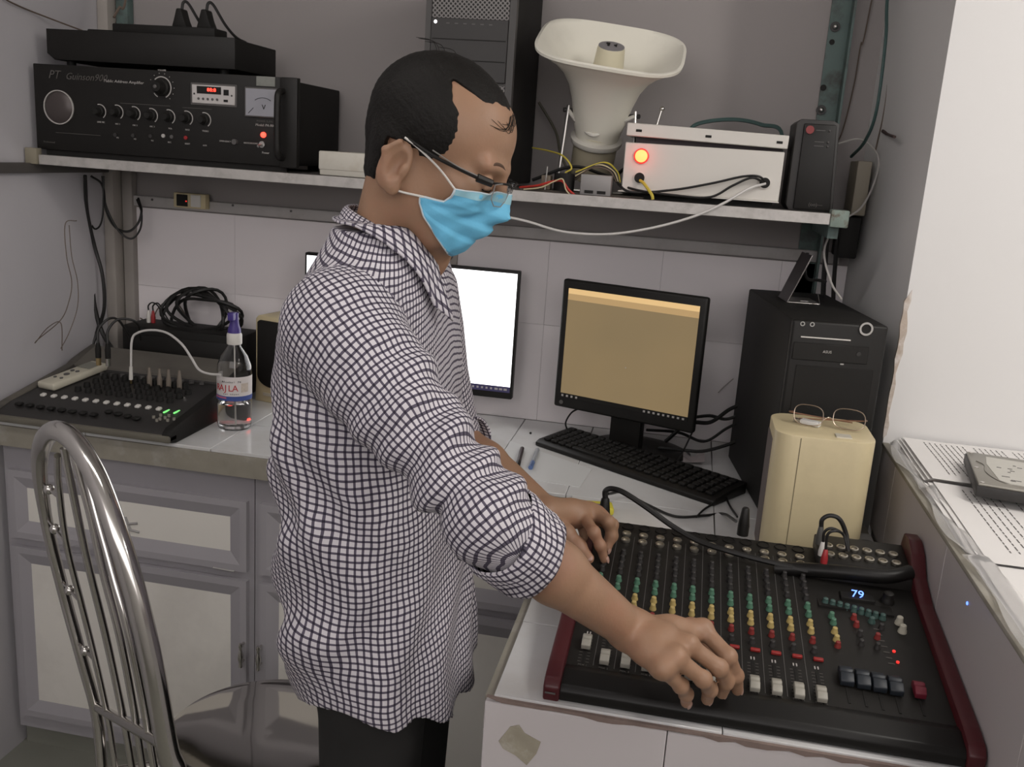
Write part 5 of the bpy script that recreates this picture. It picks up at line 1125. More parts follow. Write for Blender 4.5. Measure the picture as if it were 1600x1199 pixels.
# ================================================================ the man at the console
class Field:
    """signed distance grid with smooth unions, meshed with surface nets"""
    def __init__(s, lo, hi, h):
        s.lo = np.array(lo, np.float32); s.h = h
        s.n = np.ceil((np.array(hi) - s.lo) / h).astype(int) + 1
        s.F = np.full(s.n, 0.06, np.float32)
    def block(s, blo, bhi):
        a = np.clip(np.floor((np.array(blo) - s.lo) / s.h).astype(int), 0, s.n); b = np.clip(np.ceil((np.array(bhi) - s.lo) / s.h).astype(int) + 1, 0, s.n)
        ax = [s.lo[i] + s.h * np.arange(a[i], b[i], dtype=np.float32) for i in range(3)]
        return tuple(slice(a[i], b[i]) for i in range(3)), ax[0][:, None, None], ax[1][None, :, None], ax[2][None, None, :]
    def add(s, fn, blo, bhi, k=0.01, sub=False):
        m = k + 0.012
        sl, X, Y, Z = s.block(np.array(blo) - m, np.array(bhi) + m)
        d = fn(X, Y, Z).astype(np.float32); F = s.F[sl]
        if sub: d = -d; hh = np.clip(0.5 - 0.5 * (F - d) / k, 0, 1); s.F[sl] = F + (d - F) * hh + k * hh * (1 - hh)
        else: hh = np.clip(0.5 + 0.5 * (F - d) / k, 0, 1); s.F[sl] = F + (d - F) * hh - k * hh * (1 - hh)
    def cone(s, a, b, ra, rb, k=0.01, sub=False):
        a, b = np.array(a, float), np.array(b, float); ab = b - a; L2 = float(ab @ ab) + 1e-12
        def fn(X, Y, Z):
            t = np.clip(((X - a[0]) * ab[0] + (Y - a[1]) * ab[1] + (Z - a[2]) * ab[2]) / L2, 0, 1)
            return np.sqrt((X - a[0] - t * ab[0]) ** 2 + (Y - a[1] - t * ab[1]) ** 2 + (Z - a[2] - t * ab[2]) ** 2) - (ra + (rb - ra) * t)
        r = max(ra, rb); s.add(fn, np.minimum(a, b) - r, np.maximum(a, b) + r, k, sub)
    def ell(s, c, r, k=0.01, R=None, sub=False):
        c = np.array(c, float); r = np.array(r, float); R_ = np.eye(3) if R is None else R   # rows of R: local axes
        def fn(X, Y, Z):
            q = [R_[i, 0] * (X - c[0]) + R_[i, 1] * (Y - c[1]) + R_[i, 2] * (Z - c[2]) for i in range(3)]
            k0 = np.sqrt(sum((q[i] / r[i]) ** 2 for i in range(3))); k1 = np.sqrt(sum((q[i] / r[i] ** 2) ** 2 for i in range(3))) + 1e-9
            return k0 * (k0 - 1) / k1
        e = np.sqrt(((R_.T * r) ** 2).sum(1)); s.add(fn, c - e, c + e, k, sub)
    def mesh(s):
        F = s.F; I = (F < 0)
        c = np.zeros(np.array(F.shape) - 1, np.uint8)
        sl = (slice(None, -1), slice(1, None))
        for i in (0, 1):
            for j in (0, 1):
                for k in (0, 1): c += I[sl[i], sl[j], sl[k]]
        act = np.argwhere((c > 0) & (c < 8)); idx = np.full(c.shape, -1, np.int32); idx[tuple(act.T)] = np.arange(len(act))
        corner = np.array([(i, j, k) for i in (0, 1) for j in (0, 1) for k in (0, 1)])
        V = np.stack([F[tuple((act + o).T)] for o in corner], 1)
        acc = np.zeros((len(act), 3)); cnt = np.zeros(len(act))
        for p in range(8):
            for q in range(p + 1, 8):
                if np.abs(corner[p] - corner[q]).sum() != 1: continue
                cr = (V[:, p] < 0) != (V[:, q] < 0); t = V[:, p] / np.where(cr, V[:, p] - V[:, q], 1)
                acc += np.where(cr[:, None], corner[p] + t[:, None] * (corner[q] - corner[p]), 0); cnt += cr
        verts = s.lo + s.h * (act + acc / cnt[:, None])
        faces = []
        for axis in range(3):
            a = [slice(None)] * 3; b = [slice(None)] * 3; a[axis] = slice(None, -1); b[axis] = slice(1, None)
            e = np.argwhere(I[tuple(a)] != I[tuple(b)]); u, v = [(1, 2), (2, 0), (0, 1)][axis]
            e = e[(e[:, u] > 0) & (e[:, v] > 0) & (e[:, u] < F.shape[u] - 1) & (e[:, v] < F.shape[v] - 1)]
            du = np.zeros(3, int); du[u] = 1; dv = np.zeros(3, int); dv[v] = 1
            q = np.stack([idx[tuple((e - du - dv).T)], idx[tuple((e - dv).T)], idx[tuple(e.T)], idx[tuple((e - du).T)]], 1)
            ins = I[tuple(e.T)]; q[~ins] = q[~ins][:, ::-1]; faces.append(q)
        faces = np.concatenate(faces); faces = faces[(faces >= 0).all(1)]
        return verts, faces
def np_mesh(name, verts, faces, m, parent, smooth_iter=0):
    if smooth_iter:
        e = np.concatenate([faces[:, [0, 1]], faces[:, [1, 2]], faces[:, [2, 3]], faces[:, [3, 0]]]); e = np.concatenate([e, e[:, ::-1]])
        deg = np.bincount(e[:, 0], minlength=len(verts))[:, None]
        for it in range(smooth_iter):
            acc = np.stack([np.bincount(e[:, 0], verts[e[:, 1], i], len(verts)) for i in range(3)], 1) / deg
            verts = verts + (0.5 if it % 2 == 0 else -0.52) * (acc - verts)
    me = bpy.data.meshes.new(name); me.vertices.add(len(verts)); me.vertices.foreach_set('co', verts.astype(np.float32).ravel())
    me.loops.add(faces.size); me.loops.foreach_set('vertex_index', faces.astype(np.int32).ravel())
    me.polygons.add(len(faces)); me.polygons.foreach_set('loop_start', np.arange(0, faces.size, 4, dtype=np.int32))
    me.update(calc_edges=True); me.validate(); me.shade_smooth(); me.materials.append(m)
    return link(name, me, parent), verts
# ---- joints
PY = 1.20                                    # plane the man stands in
HP = math.radians(20); HC = np.array([-0.322, 1.172, 1.518]); HS = 0.925
HF = np.array([math.cos(HP), 0, -math.sin(HP)]); HU = np.array([math.sin(HP), 0, math.cos(HP)]); HL = np.array([0, 1.0, 0])
HR = np.stack([HF, HL, HU])
def HW(a, b, c): return HC + HS * (a * HF + b * HL + c * HU)
def HV(a, b, c): return Vector(HW(a, b, c))
def hloc(p): return HR @ (np.array(p) - HC) / HS
class Scaled:
    def __init__(s, F): s.F = F
    def ell(s, c, r, k=.01, R=None, sub=False): s.F.ell(c, np.array(r) * HS, k, R, sub)
    def cone(s, a, b, ra, rb, k=.01, sub=False): s.F.cone(a, b, ra * HS, rb * HS, k, sub)
def A_(v): return np.array(v, float)
SH_R, SH_L = A_((-0.392, 1.035, 1.318)), A_((-0.395, 1.365, 1.318))
EL_R = A_(P(765, 816, y=0.925)); WR_R = A_(P(982, 983, z=0.985))
EL_L = A_((-0.375, 1.465, 1.075)); WR_L = A_(P(852, 803, z=0.995))
person = thing('person', 'masked man in a checked shirt leaning over the mixing console', 'person', (-0.40, PY, 0.0))
def setp(o): o.parent = person; o.matrix_parent_inverse = Matrix.Translation((0.40, -PY, 0.0)); return o
M_skin = mat('skin', (0.305, 0.178, 0.110), 0.48, var=0.16, vscale=22, dirt=(0.36, 0.165, 0.11), dscale=9, damt=0.45, bump=0.12, bscale=260)
M_skin.node_tree.nodes['Principled BSDF'].inputs['Subsurface Weight'].default_value = 0.12
M_skin.node_tree.nodes['Principled BSDF'].inputs['Subsurface Radius'].default_value = (0.012, 0.005, 0.003)
BD = Field((-0.56, 0.84, 0.74), (0.15, 1.56, 1.68), 0.0027)
def head_prims(F):
    F = Scaled(F)
    E = lambda c, r, k=.012, sub=False: F.ell(HW(*c), r, k, HR, sub)
    E((-.012, 0, .036), (.094, .075, .084), .004)
    E((.034, 0, .035), (.060, .061, .062), .02)
    E((.028, 0, -.045), (.060, .057, .074), .025)
    E((.054, 0, -.098), (.024, .028, .018), .02)
    F.cone(HW(-.02, -.050, -.045), HW(.045, -.028, -.098), .014, .014, .02); F.cone(HW(-.02, .050, -.045), HW(.045, .028, -.098), .014, .014, .02)
    for s in (-1, 1):
        E((.058, s * .042, -.026), (.026, .022, .022), .018)
        F.cone(HW(.078, s * .046, .014), HW(.091, s * .012, .012), .0085, .0085, .014)
        E((.099, s * .033, -.006), (.014, .016, .012), .010, True)
        E((.081, s * .033, -.009), (.013, .015, .0125), .004)
        F.cone(HW(.0905, s * .019, -.0135), HW(.0885, s * .046, -.0145), .0022, .0020, .003)
    F.cone(HW(.091, 0, .004), HW(.108, 0, -.036), .0075, .0115, .012)
    E((.098, -.012, -.040), (.009, .008, .007), .008); E((.098, .012, -.040), (.009, .008, .007), .008)
    E((.088, 0, -.068), (.011, .024, .010), .008)
    for s in (-1, 1):                        # ears
        tilt = Matrix.Rotation(-.18, 3, 'Y'); Re = np.array(tilt) @ HR
        F.ell(HW(-.026, s * .076, -.032), (.020, .0080, .034), .006, Re)
        F.ell(HW(-.021, s * .0850, -.030), (.0115, .0120, .021), .004, Re, True)
        F.cone(HW(-.043, s * .082, -.018), HW(-.028, s * .082, -.001), .0040, .0040, .004); F.cone(HW(-.043, s * .082, -.018), HW(-.034, s * .078, -.050), .0040, .0034, .004)
        F.ell(HW(-.018, s * .075, -.060), (.009, .006, .010), .006, Re)
        F.cone(HW(-.012, s * .077, -.030), HW(-.013, s * .077, -.036), .0042, .0042, .004)
head_prims(BD)
BD.cone(HW(-.028, 0, -.035), (-0.385, PY, 1.385), .050, .056, .03)          # neck
BD.cone(HW(.01, 0, -.085), (-0.345, PY, 1.385), .028, .035, .03)
BD.cone((-0.395, PY - .12, 1.310), (-0.395, PY + .12, 1.310), .042, .042, .03)   # shoulders, chest, hips under the shirt
BD.ell((-0.395, PY, 1.21), (.080, .140, .15), .03); BD.ell((-0.385, PY, .98), (.090, .140, .20), .03); BD.ell((-0.375, PY, .84), (.085, .135, .07), .03)
def arm(S_, E_, W_, ru, re_, rm_, rw, hint):
    BD.cone(S_, E_, ru, re_ * .84, .02); d = W_ - E_; BD.cone(E_, E_ + d * .45, re_, rm_, .02); BD.cone(E_ + d * .45, W_, rm_, rw, .02)
    n_ = np.cross(d, A_((0, 0, 1))); n_ /= np.linalg.norm(n_)
    BD.cone(E_ + d * .62 + n_ * .010, W_ + n_ * .010, .023, rw * .80, .015); BD.cone(E_ + d * .62 - n_ * .010, W_ - n_ * .010, .023, rw * .80, .015)
arm(SH_R, EL_R, WR_R, .034, .0350, .0325, .0215, 1)
arm(SH_L, EL_L, WR_L, .034, .035, .032, .0205, 1)
def pz(px, py, z): return A_(P(px, py, z=z))
def finger(pts, r0, r1, k=.0045):
    n_ = len(pts) - 1
    for i in range(n_):
        a, b = r0 + (r1 - r0) * i / n_, r0 + (r1 - r0) * (i + 1) / n_
        BD.cone(pts[i], pts[i + 1], a, b, k)
        if 0 < i: BD.ell(pts[i], (a * 1.07,) * 3, k)
NAILS = []
# right hand: palm down on the faders, fingers bent over the caps
rk = [pz(1098, 984, .982), pz(1075, 1008, .987), pz(1056, 1028, .983), pz(1036, 1046, .972)]      # knuckles index..little
rp = [pz(1138, 1026, .966), pz(1124, 1044, .962), pz(1099, 1062, .956), pz(1064, 1072, .945)]     # middle joints
rd_ = [pz(1150, 1056, .935), pz(1134, 1066, .932), pz(1109, 1078, .930), pz(1072, 1085, .925)]
rt = [pz(1152, 1078, .908), pz(1128, 1083, .910), pz(1105, 1093, .909), pz(1072, 1098, .908)]
for i in range(4):
    BD.cone(WR_R, rk[i], .0185, .0115, .014)
    finger([rk[i], rp[i], rd_[i], rt[i]], (.0102, .0102, .0098, .0090)[i], (.0074, .0076, .0074, .0068)[i])
    BD.ell(rk[i] + A_((0, 0, .002)), (.0108,) * 3, .008)
for i in range(3): BD.cone(rk[i] * .55 + WR_R * .45, rk[i + 1] * .55 + WR_R * .45, .0145, .0145, .014)
for i in range(3): BD.cone(rk[i] * .9 + WR_R * .1 - A_((0, 0, .004)), rk[i + 1] * .9 + WR_R * .1 - A_((0, 0, .004)), .0095, .0095, .010)
th = [WR_R + A_((.020, .020, -.018)), pz(1080, 985, .955), pz(1120, 1020, .935), pz(1140, 1058, .913)]
finger(th, .0150, .0085, .008)
BD.ell(WR_R * .5 + (rk[1] + rk[2]) * .25 - A_((0, 0, .010)), (.026, .026, .014), .012)
BD.ell(pz(1003, 972, .998) , (.009, .009, .008), .012)      # wrist bone
# left hand: reaching to the rear knobs
lk = [pz(905, 797, .990), pz(921, 796, .990), pz(934, 802, .984), pz(940, 811, .974)]             # index..little (thumb side nearest)
lp_ = [pz(928, 832, .982), pz(951, 816, .985), pz(957, 820, .972), pz(955, 828, .962)]
ld_ = [pz(938, 853, .962), pz(955, 838, .962), pz(957, 838, .955), pz(953, 842, .950)]
lt_ = [pz(944, 874, .940), pz(948, 858, .943), pz(950, 852, .940), pz(946, 852, .938)]
for i in range(4):
    BD.cone(WR_L, lk[i], .0180, .0108, .014)
    finger([lk[i], lp_[i], ld_[i], lt_[i]], (.0096, .0098, .0092, .0084)[i], (.0066, .0072, .0070, .0064)[i])
for i in range(3): BD.cone(lk[i] * .55 + WR_L * .45, lk[i + 1] * .55 + WR_L * .45, .0135, .0135, .014)
lth = [WR_L + A_((.012, -.012, -.012)), pz(884, 834, .972), pz(903, 853, .958), pz(920, 873, .946)]
finger(lth, .0140, .0082, .008)
finger([pz(905, 812, .972), pz(912, 826, .958), pz(912, 840, .945)], .0085, .0070)
bv, bf = BD.mesh(); del BD
body, bv = np_mesh('body', bv, bf, M_skin, None, 2); setp(body)
body['label'] = 'tanned head, neck, forearms and hands'
# finger nails
M_nail = mat('nail', (.40, .25, .20), .3)
def nail(tip, prev, up_hint, r_, parent):
    d = Vector(tip - prev).normalized(); u = Vector(up_hint); u = (u - d * u.dot(d)).normalized(); s_ = d.cross(u)
    M_ = Matrix((s_, d, u)).transposed().to_4x4(); M_.translation = Vector(tip) + d * r_ * .15 + u * r_ * .80
    o = B().sphere((0, 0, 0), r_, (.72, .95, .28)).xf(M_).build('nail', M_nail); setp(o); return o
for t_, p_, u_ in ((rt[0], rd_[0], (.9, -.3, .3)), (rt[1], rd_[1], (.9, -.4, .2)), (rt[2], rd_[2], (.8, -.6, .2)), (rt[3], rd_[3], (.7, -.7, .2)), (lth[3], lth[2], (.2, -.75, .6)), (lt_[0], ld_[0], (.9, -.2, .4)), (lt_[1], ld_[1], (.9, -.2, .4))): nail(t_, p_, u_, .0068, body)

# ---- hair
def px_loc(px, py, y): return hloc(P(px, py, y=y))
HFld = Field(HC - .16, HC + .16, .0020)
HSc = Scaled(HFld); HSc.ell(HW(-.013, 0, .038), (.0965, .0785, .0865), .004, HR); HSc.ell(HW(.030, 0, .040), (.0605, .056, .0615), .012, HR)
HSc.cone(HW(-.064, 0, -.005), HW(-.056, 0, -.050), .036, .032, .02); HSc.cone(HW(-.046, -.043, -.01), HW(-.048, -.034, -.045), .025, .021, .02); HSc.cone(HW(-.046, .043, -.01), HW(-.048, .034, -.045), .025, .021, .02)
sl, X, Y, Z = HFld.block(HC - .2, HC + .2)
q = [(HR[i, 0] * (X - HC[0]) + HR[i, 1] * (Y - HC[1]) + HR[i, 2] * (Z - HC[2])) / HS for i in range(3)]
ha, hb, hc_ = q
nz_ = .0007 * np.sin(ha * 300 + 2 * np.sin(hc_ * 160)) * np.sin(hb * 280 + hc_ * 200) + .0006 * np.sin(hc_ * 700 + ha * 260)
# keep: behind the temple line, or the thin strip along the top
front = np.interp(hc_, [-.08, -.030, -.012, .010, .035, .060, .075, .090], [-.055, -.050, .022, .034, .034, .024, .008, .0])
side = ha - front + .010 * np.clip(.06 - np.abs(hb), 0, 1) * 0
side = np.where((hc_ < .010) & (ha < -.006) & (ha > -.050), np.maximum(side, -.003 - hc_), side)      # clear of the ear
toplim = np.interp(hb, [-.08, -.058, -.047, -.035, 0, .035, .06], [.13, .098, .082, .070, .058, .070, .10])
strip = np.maximum(toplim - hc_, ha - .078)
strip = np.maximum(strip, -.02 + 0 * ha)
lower = np.interp(ha, [-.12, -.06, -.045], [-.072, -.078, -.070]) - hc_
keep = np.minimum(np.maximum(side, lower), strip)
HFld.F = np.maximum(HFld.F + nz_ * .35, (keep + nz_ * 1.6) * .8).astype(np.float32)
hv, hf = HFld.mesh()
M_hair = mat('black_hair', (.0085, .0075, .0065), .6, var=.3, vscale=60, bump=.5, bscale=320, spec=.22)
hair, _ = np_mesh('hair', hv, hf, M_hair, None, 1); setp(hair); hair['label'] = 'short black receding hair'
def head_field():
    F = Field(HC - .17, HC + .17, .004); head_prims(F); return F
HFg = head_field()
def hsample(p):
    g = (np.array(p) - HFg.lo) / HFg.h; i = np.clip(np.floor(g).astype(int), 0, HFg.n - 2); t = g - i; v = 0
    for dx in (0, 1):
        for dy in (0, 1):
            for dz in (0, 1): v += HFg.F[i[0] + dx, i[1] + dy, i[2] + dz] * (t[0] if dx else 1 - t[0]) * (t[1] if dy else 1 - t[1]) * (t[2] if dz else 1 - t[2])
    return v
def onface(b, c, lift=.001):
    """point on the front of the face at side b, height c (head units)"""
    a = .15
    while a > 0 and hsample(HW(a, b, c)) > lift: a -= .0007
    return HV(a, b, c)
rw_ = random.Random(9); wb_ = B()
for k in range(11):
    b0_ = rw_.uniform(-.018, .008); c0_ = .076 + rw_.uniform(0, .010); q_ = rw_.uniform(.6, 1.0)
    w3 = [(b0_, c0_), (b0_ - .010 * q_, c0_ - .012 * q_), (b0_ - .022 * q_, c0_ - .018 * q_ - rw_.uniform(0, .006)), (b0_ - .036 * q_, c0_ - .013 * q_ - rw_.uniform(0, .010))]
    wb_.tube(spline([onface(b_, c_, .0014) for b_, c_ in w3], 5), [.00040] * 10 + [.00028] * 5 + [.00015], 4)
for k in range(4):
    a0_ = rw_.uniform(-.05, -.01); b0_ = rw_.uniform(-.02, .02); wb_.tube(spline([HV(a0_, b0_, .112), HV(a0_ - .014, b0_ - .004, .1262), HV(a0_ - .036, b0_ - .006, .122)], 4), [.0004] * 8 + [.0002], 4)
wsp = setp(wb_.build('stray_hair', M_hair)); wsp['kind'] = 'stuff'
M_brow = mat('brow', (.085, .048, .030), .8)
for s in (-1, 1):
    eb = B().tube(spline([onface(s * .014, .014, -.0012), onface(s * .026, .019, -.0012), onface(s * .040, .019, -.0012), onface(s * .051, .013, -.0010)], 5), [.0014 + .0012 * math.sin(PI * min(1, k / 15)) for k in range(16)], 8)
    setp(eb.build('eyebrow', M_brow))
    ls = B().tube(spline([onface(s * .020, -.0155, .0004), onface(s * .033, -.0175, .0004), onface(s * .046, -.0165, .0004)], 5), .0009, 6); setp(ls.build('eyelash', M_hair))

# ---- face mask
NU, NV = 44, 26
G = np.zeros((NU + 1, NV + 1, 3)); 
for i in range(NU + 1):
    u = i / NU * 2 - 1
    for j in range(NV + 1):
        v = j / NV
        thm = np.interp(v, [0, .20, .36, .44, .58, .8, 1.0], [62, 62, 66, 92, 90, 80, 64])
        th_ = math.radians(u * thm)
        ctop = -.012 - .016 * abs(u) ** 1.5; cbot = -.120 + .030 * abs(u) ** 2.0
        cc_ = ctop + (cbot - ctop) * v
        ax0 = .020
        r_ = .17
        dr_ = np.array([math.cos(th_), math.sin(th_), 0])
        for _ in range(40):
            pt = HW(ax0 + dr_[0] * r_, dr_[1] * r_, cc_)
            d_ = hsample(pt)
            if d_ < .0062: break
            r_ -= max(.0012, (d_ - .006) * .7)
            if r_ < .02: break
        r_ = max(r_, .050 if v < .8 else .042)
        G[i, j] = (ax0 + dr_[0] * r_, dr_[1] * r_, cc_)
for it in range(5):                          # tented cloth: average, never closer than before at the front
    Gs = G.copy(); Gs[1:-1, 1:-1] = (G[:-2, 1:-1] + G[2:, 1:-1] + G[1:-1, :-2] + G[1:-1, 2:]) / 4
    out = np.linalg.norm(Gs[..., :2] - [.02, 0], axis=2) > np.linalg.norm(G[..., :2] - [.02, 0], axis=2)
    G = np.where(out[..., None], Gs, G * .5 + Gs * .5)
for i in range(NU + 1):
    u = i / NU * 2 - 1
    for j in range(NV + 1):
        v = j / NV; w_ = math.cos(u * PI / 2) ** .5
        f_ = ((v * 4.2) % 1.0); pleat = .0042 * (1 - f_) * (1 if .16 < v < .92 else 0) * w_
        wr_ = .0022 * math.sin(14 * u + 9 * v) * math.sin(8 * v + 3 * u)
        g = G[i, j].copy(); n2 = g[:2] - [.02, 0]; n2 /= np.linalg.norm(n2); g[:2] += n2 * (pleat + wr_); G[i, j] = HW(*g)
mb2 = B(); vs = [[mb2.bm.verts.new(G[i, j]) for j in range(NV + 1)] for i in range(NU + 1)]
for i in range(NU):
    for j in range(NV): mb2.bm.faces.new((vs[i][j], vs[i + 1][j], vs[i + 1][j + 1], vs[i][j + 1]))
M_mask = mat('mask_blue', (.15, .50, .74), .65, var=.05, vscale=30, bump=.15, bscale=400)
mask = setp(mb2.build('face_mask', M_mask, smooth=70)); mask['label'] = 'light blue surgical face mask'
so = mask.modifiers.new('thickness', 'SOLIDIFY'); so.thickness = .0012; so.offset = 1
M_hem = mat('mask_edge', (.55, .62, .66), .6)
top_e = [Vector(G[i, 0]) for i in range(NU + 1)]; 
def sub_(o):
    o.parent = mask; return o
bnd = B().grid(lambda u, v: Vector(G[int(round(u * NU)), 0]).lerp(Vector(G[int(round(u * NU)), 3]), v) + Vector(HF * .0016) * (1) + Vector(HL) * (.0016 * (1 if u > .5 else -1) * abs(u - .5) * 2), NU, 1)
sub_(bnd.build('top_band', mat('mask_band', (.30, .55, .64), .6)))
edge = [Vector(G[0, j]) for j in range(NV + 1)]; edge2 = [Vector(G[NU, j]) for j in range(NV + 1)]
sub_(B().tube(edge, .0016, 6).build('edge_seam', M_hem)); sub_(B().tube(edge2, .0016, 6).build('edge_seam', M_hem)); sub_(B().tube(top_e, .0013, 6).build('edge_seam', M_hem))
bot = [Vector(G[i, NV]) for i in range(NU + 1)]; sub_(B().tube(bot, .0013, 6).build('edge_seam', M_hem))
jl = int(.46 * NV)
for s, col_ in ((-1, 0), (1, NU)):
    e_t, e_b = Vector(G[col_, 0]), Vector(G[col_, jl])
    lp2 = [e_t, HV(.030, s * .076, -.012), HV(-.004, s * .081, .001), HV(-.024, s * .084, .006)]
    lb2 = [HV(-.022, s * .076, -.046), HV(-.014, s * .074, -.060), e_b]
    sub_(B().tube(spline(lp2, 6), .0014, 6).build('ear_loop', M_white)); sub_(B().tube(spline(lb2, 6), .0014, 6).build('ear_loop', M_white))

# ---- spectacles
gls = setp(bpy.data.objects.new('spectacles', bpy.data.meshes.new('spectacles'))); 
COL.objects.link(gls); gls['label'] = 'black half rimmed spectacles'
bld = B()
LA, LC = .112, -.012
for s in (-1, 1):
    bld.tube(spline([HV(.113, s * .010, LC + .010), HV(.1115, s * .030, LC + .0135), HV(.098, s * .058, LC + .010)], 6), .0016, 6)
bld.tube(spline([HV(.113, -.010, LC + .008), HV(.116, 0, LC + .011), HV(.113, .010, LC + .008)], 5), .0014, 6)
me_ = bld.mesh('rim'); me_.materials.append(M_black); gls.data = me_
def subg(o): o.parent = gls; return o
for s in (-1, 1):
    bx_ = B(); vv = []
    for (a, b, c) in ((.107, .056, .010), (.103, .0635, .012), (.088, .069, .012), (.084, .0705, .009), (.088, .0700, .003), (.104, .064, .002)): vv.append((a, s * b, LC + c))
    bx_.tube([HV(.097, s * .059, LC + .009), HV(.078, s * .0690, LC + .009)], [.0045, .005], 8).tube(spline([HV(.079, s * .069, LC + .009), HV(.050, s * .0755, LC + .010), HV(.015, s * .0800, LC + .012), HV(-.022, s * .082, LC + .018)], 5), .0022, 8)
    subg(bx_.build('temple_arm', M_black))
    subg(B().tube(spline([HV(.078, s * .0715, LC + .0115), HV(.050, s * .0780, LC + .0125), HV(.015, s * .083, LC + .018)], 5), .0009, 6).build('silver_line', M_steel))
    ring_ = [HV(.1130 - .012 * (((x + .024) / .048) ** 2 if s else 0) , s * (.033 + x), LC + c) for x, c in ((-.023, .010), (-.021, -.010), (-.010, -.018), (.010, -.018), (.021, -.010), (.024, .009), (.012, .0125), (-.012, .0125))]
    ln_ = B(); ln_.bm.faces.new([ln_.bm.verts.new(p) for p in ring_]); o = ln_.build('lens', mat('spectacle_lens', (.96, .96, .96), 0.02, trans=1.0, ior=1.03)); subg(o)
    subg(B().tube(ring_ + [ring_[0]], .0007, 6).build('lens_edge', mat('lens_edge', (.25, .24, .23), .2)))

# ---- shirt: torso and sleeves in one smooth surface
TZ = [.66, .70, .82, .92, 1.065, 1.20, 1.285, 1.335, 1.37, 1.40, 1.43]
TX = [v + .013 for v in (-.366, -.368, -.385, -.397, -.405, -.418, -.418, -.412, -.408, -.407, -.406)]
TA = [.110, .114, .123, .124, .122, .114, .105, .090, .078, .068, .060]
TB_ = [.186, .186, .188, .186, .184, .186, .188, .178, .145, .105, .080]
SE_R = EL_R + (WR_R - EL_R) * .02; SE_L = EL_L + (WR_L - EL_L) * .12
def torso(X, Y, Z):
    cx_ = np.interp(Z, TZ, TX); a = np.interp(Z, TZ, TA); b = np.interp(Z, TZ, TB_)
    qx, qy = (X - cx_) / a, (Y - PY) / b
    r_ = (np.abs(qx) ** 2.25 + np.abs(qy) ** 2.25) ** (1 / 2.25)
    hem = .808 - .050 * np.clip(qx, -1, 1) ** 2 + .010 * qx
    return np.maximum(np.maximum((r_ - 1) * np.minimum(a, b) * .95, hem - Z), Z - 1.415)
def axis_t(X, Y, Z, a, b):
    ab = b - a; return ((X - a[0]) * ab[0] + (Y - a[1]) * ab[1] + (Z - a[2]) * ab[2]) / (ab @ ab)
def sleeve(X, Y, Z, a, b, rs):
    t = axis_t(X, Y, Z, a, b); tc = np.clip(t, 0, 1); ab = b - a
    d = np.sqrt((X - a[0] - tc * ab[0]) ** 2 + (Y - a[1] - tc * ab[1]) ** 2 + (Z - a[2] - tc * ab[2]) ** 2)
    L_ = np.linalg.norm(ab); cap_ = (t - 1) * L_
    return np.maximum(d - np.interp(tc, [0, .25, .55, .85, 1], rs), cap_)
RS = [.068, .064, .053, .048, .047]
SA_R = SH_R + A_((-.006, .012, -.010)); SA_L = SH_L + A_((-.006, -.012, -.010))
SF_ = Field((-.60, .82, .72), (-.09, 1.60, 1.45), .0033)
sl, X, Y, Z = SF_.block((-9, -9, -9), (9, 9, 9))
dT = torso(X, Y, Z) + 0 * (X + Y + Z); dR = sleeve(X, Y, Z, SA_R, SE_R, RS); dL = sleeve(X, Y, Z, SA_L, SE_L, RS)
# cloth folds
tR = axis_t(X, Y, Z, SA_R, SE_R)
fold_t = .0060 * np.sin(Z * 46 + 9 * (X + .4) + 5 * np.sin(Y * 11 + 1)) * np.clip((1.30 - Z) * 4, 0, 1) * np.clip((-.33 - X) * 9, 0, 1)       # back folds
fold_t += .0042 * np.sin((Y * 60 + X * 38) + 2.2 * np.sin(Z * 17)) * np.clip((1.16 - Z) * 3.5, 0, 1)                                             # hanging folds
fold_t += .0036 * np.sin(95 * (Z * .55 + X * .8) + 3 * np.sin(Y * 14)) * np.exp(-((Z - 1.12) / .10) ** 2)
fold_s = (.0050 * np.sin(tR * 20 + 38 * (Y - .95) + 2.4 * np.sin(X * 26)) + .0028 * np.sin(tR * 33 - 52 * (Z - 1.2))) * np.clip((tR - .12) * 3, 0, 1) + .0048 * np.sin(tR * 42 + 60 * (Y - .93) - 35 * (Z - 1.15)) * np.exp(-((tR - .86) / .16) ** 2)
dT = dT - fold_t; fRn = (WR_R - EL_R) / np.linalg.norm(WR_R - EL_R)
low_ = sleeve(X, Y, Z, EL_R - fRn * .01, EL_R + fRn * .048, [.0475, .047, .0465, .0455, .045])
dR = np.minimum(dR - fold_s, low_ - .4 * fold_s)
def smin(a, b, k): h = np.clip(.5 + .5 * (b - a) / k, 0, 1); return b + (a - b) * h - k * h * (1 - h)
SF_.F = smin(smin(dT, dR, .022), dL, .022).astype(np.float32)
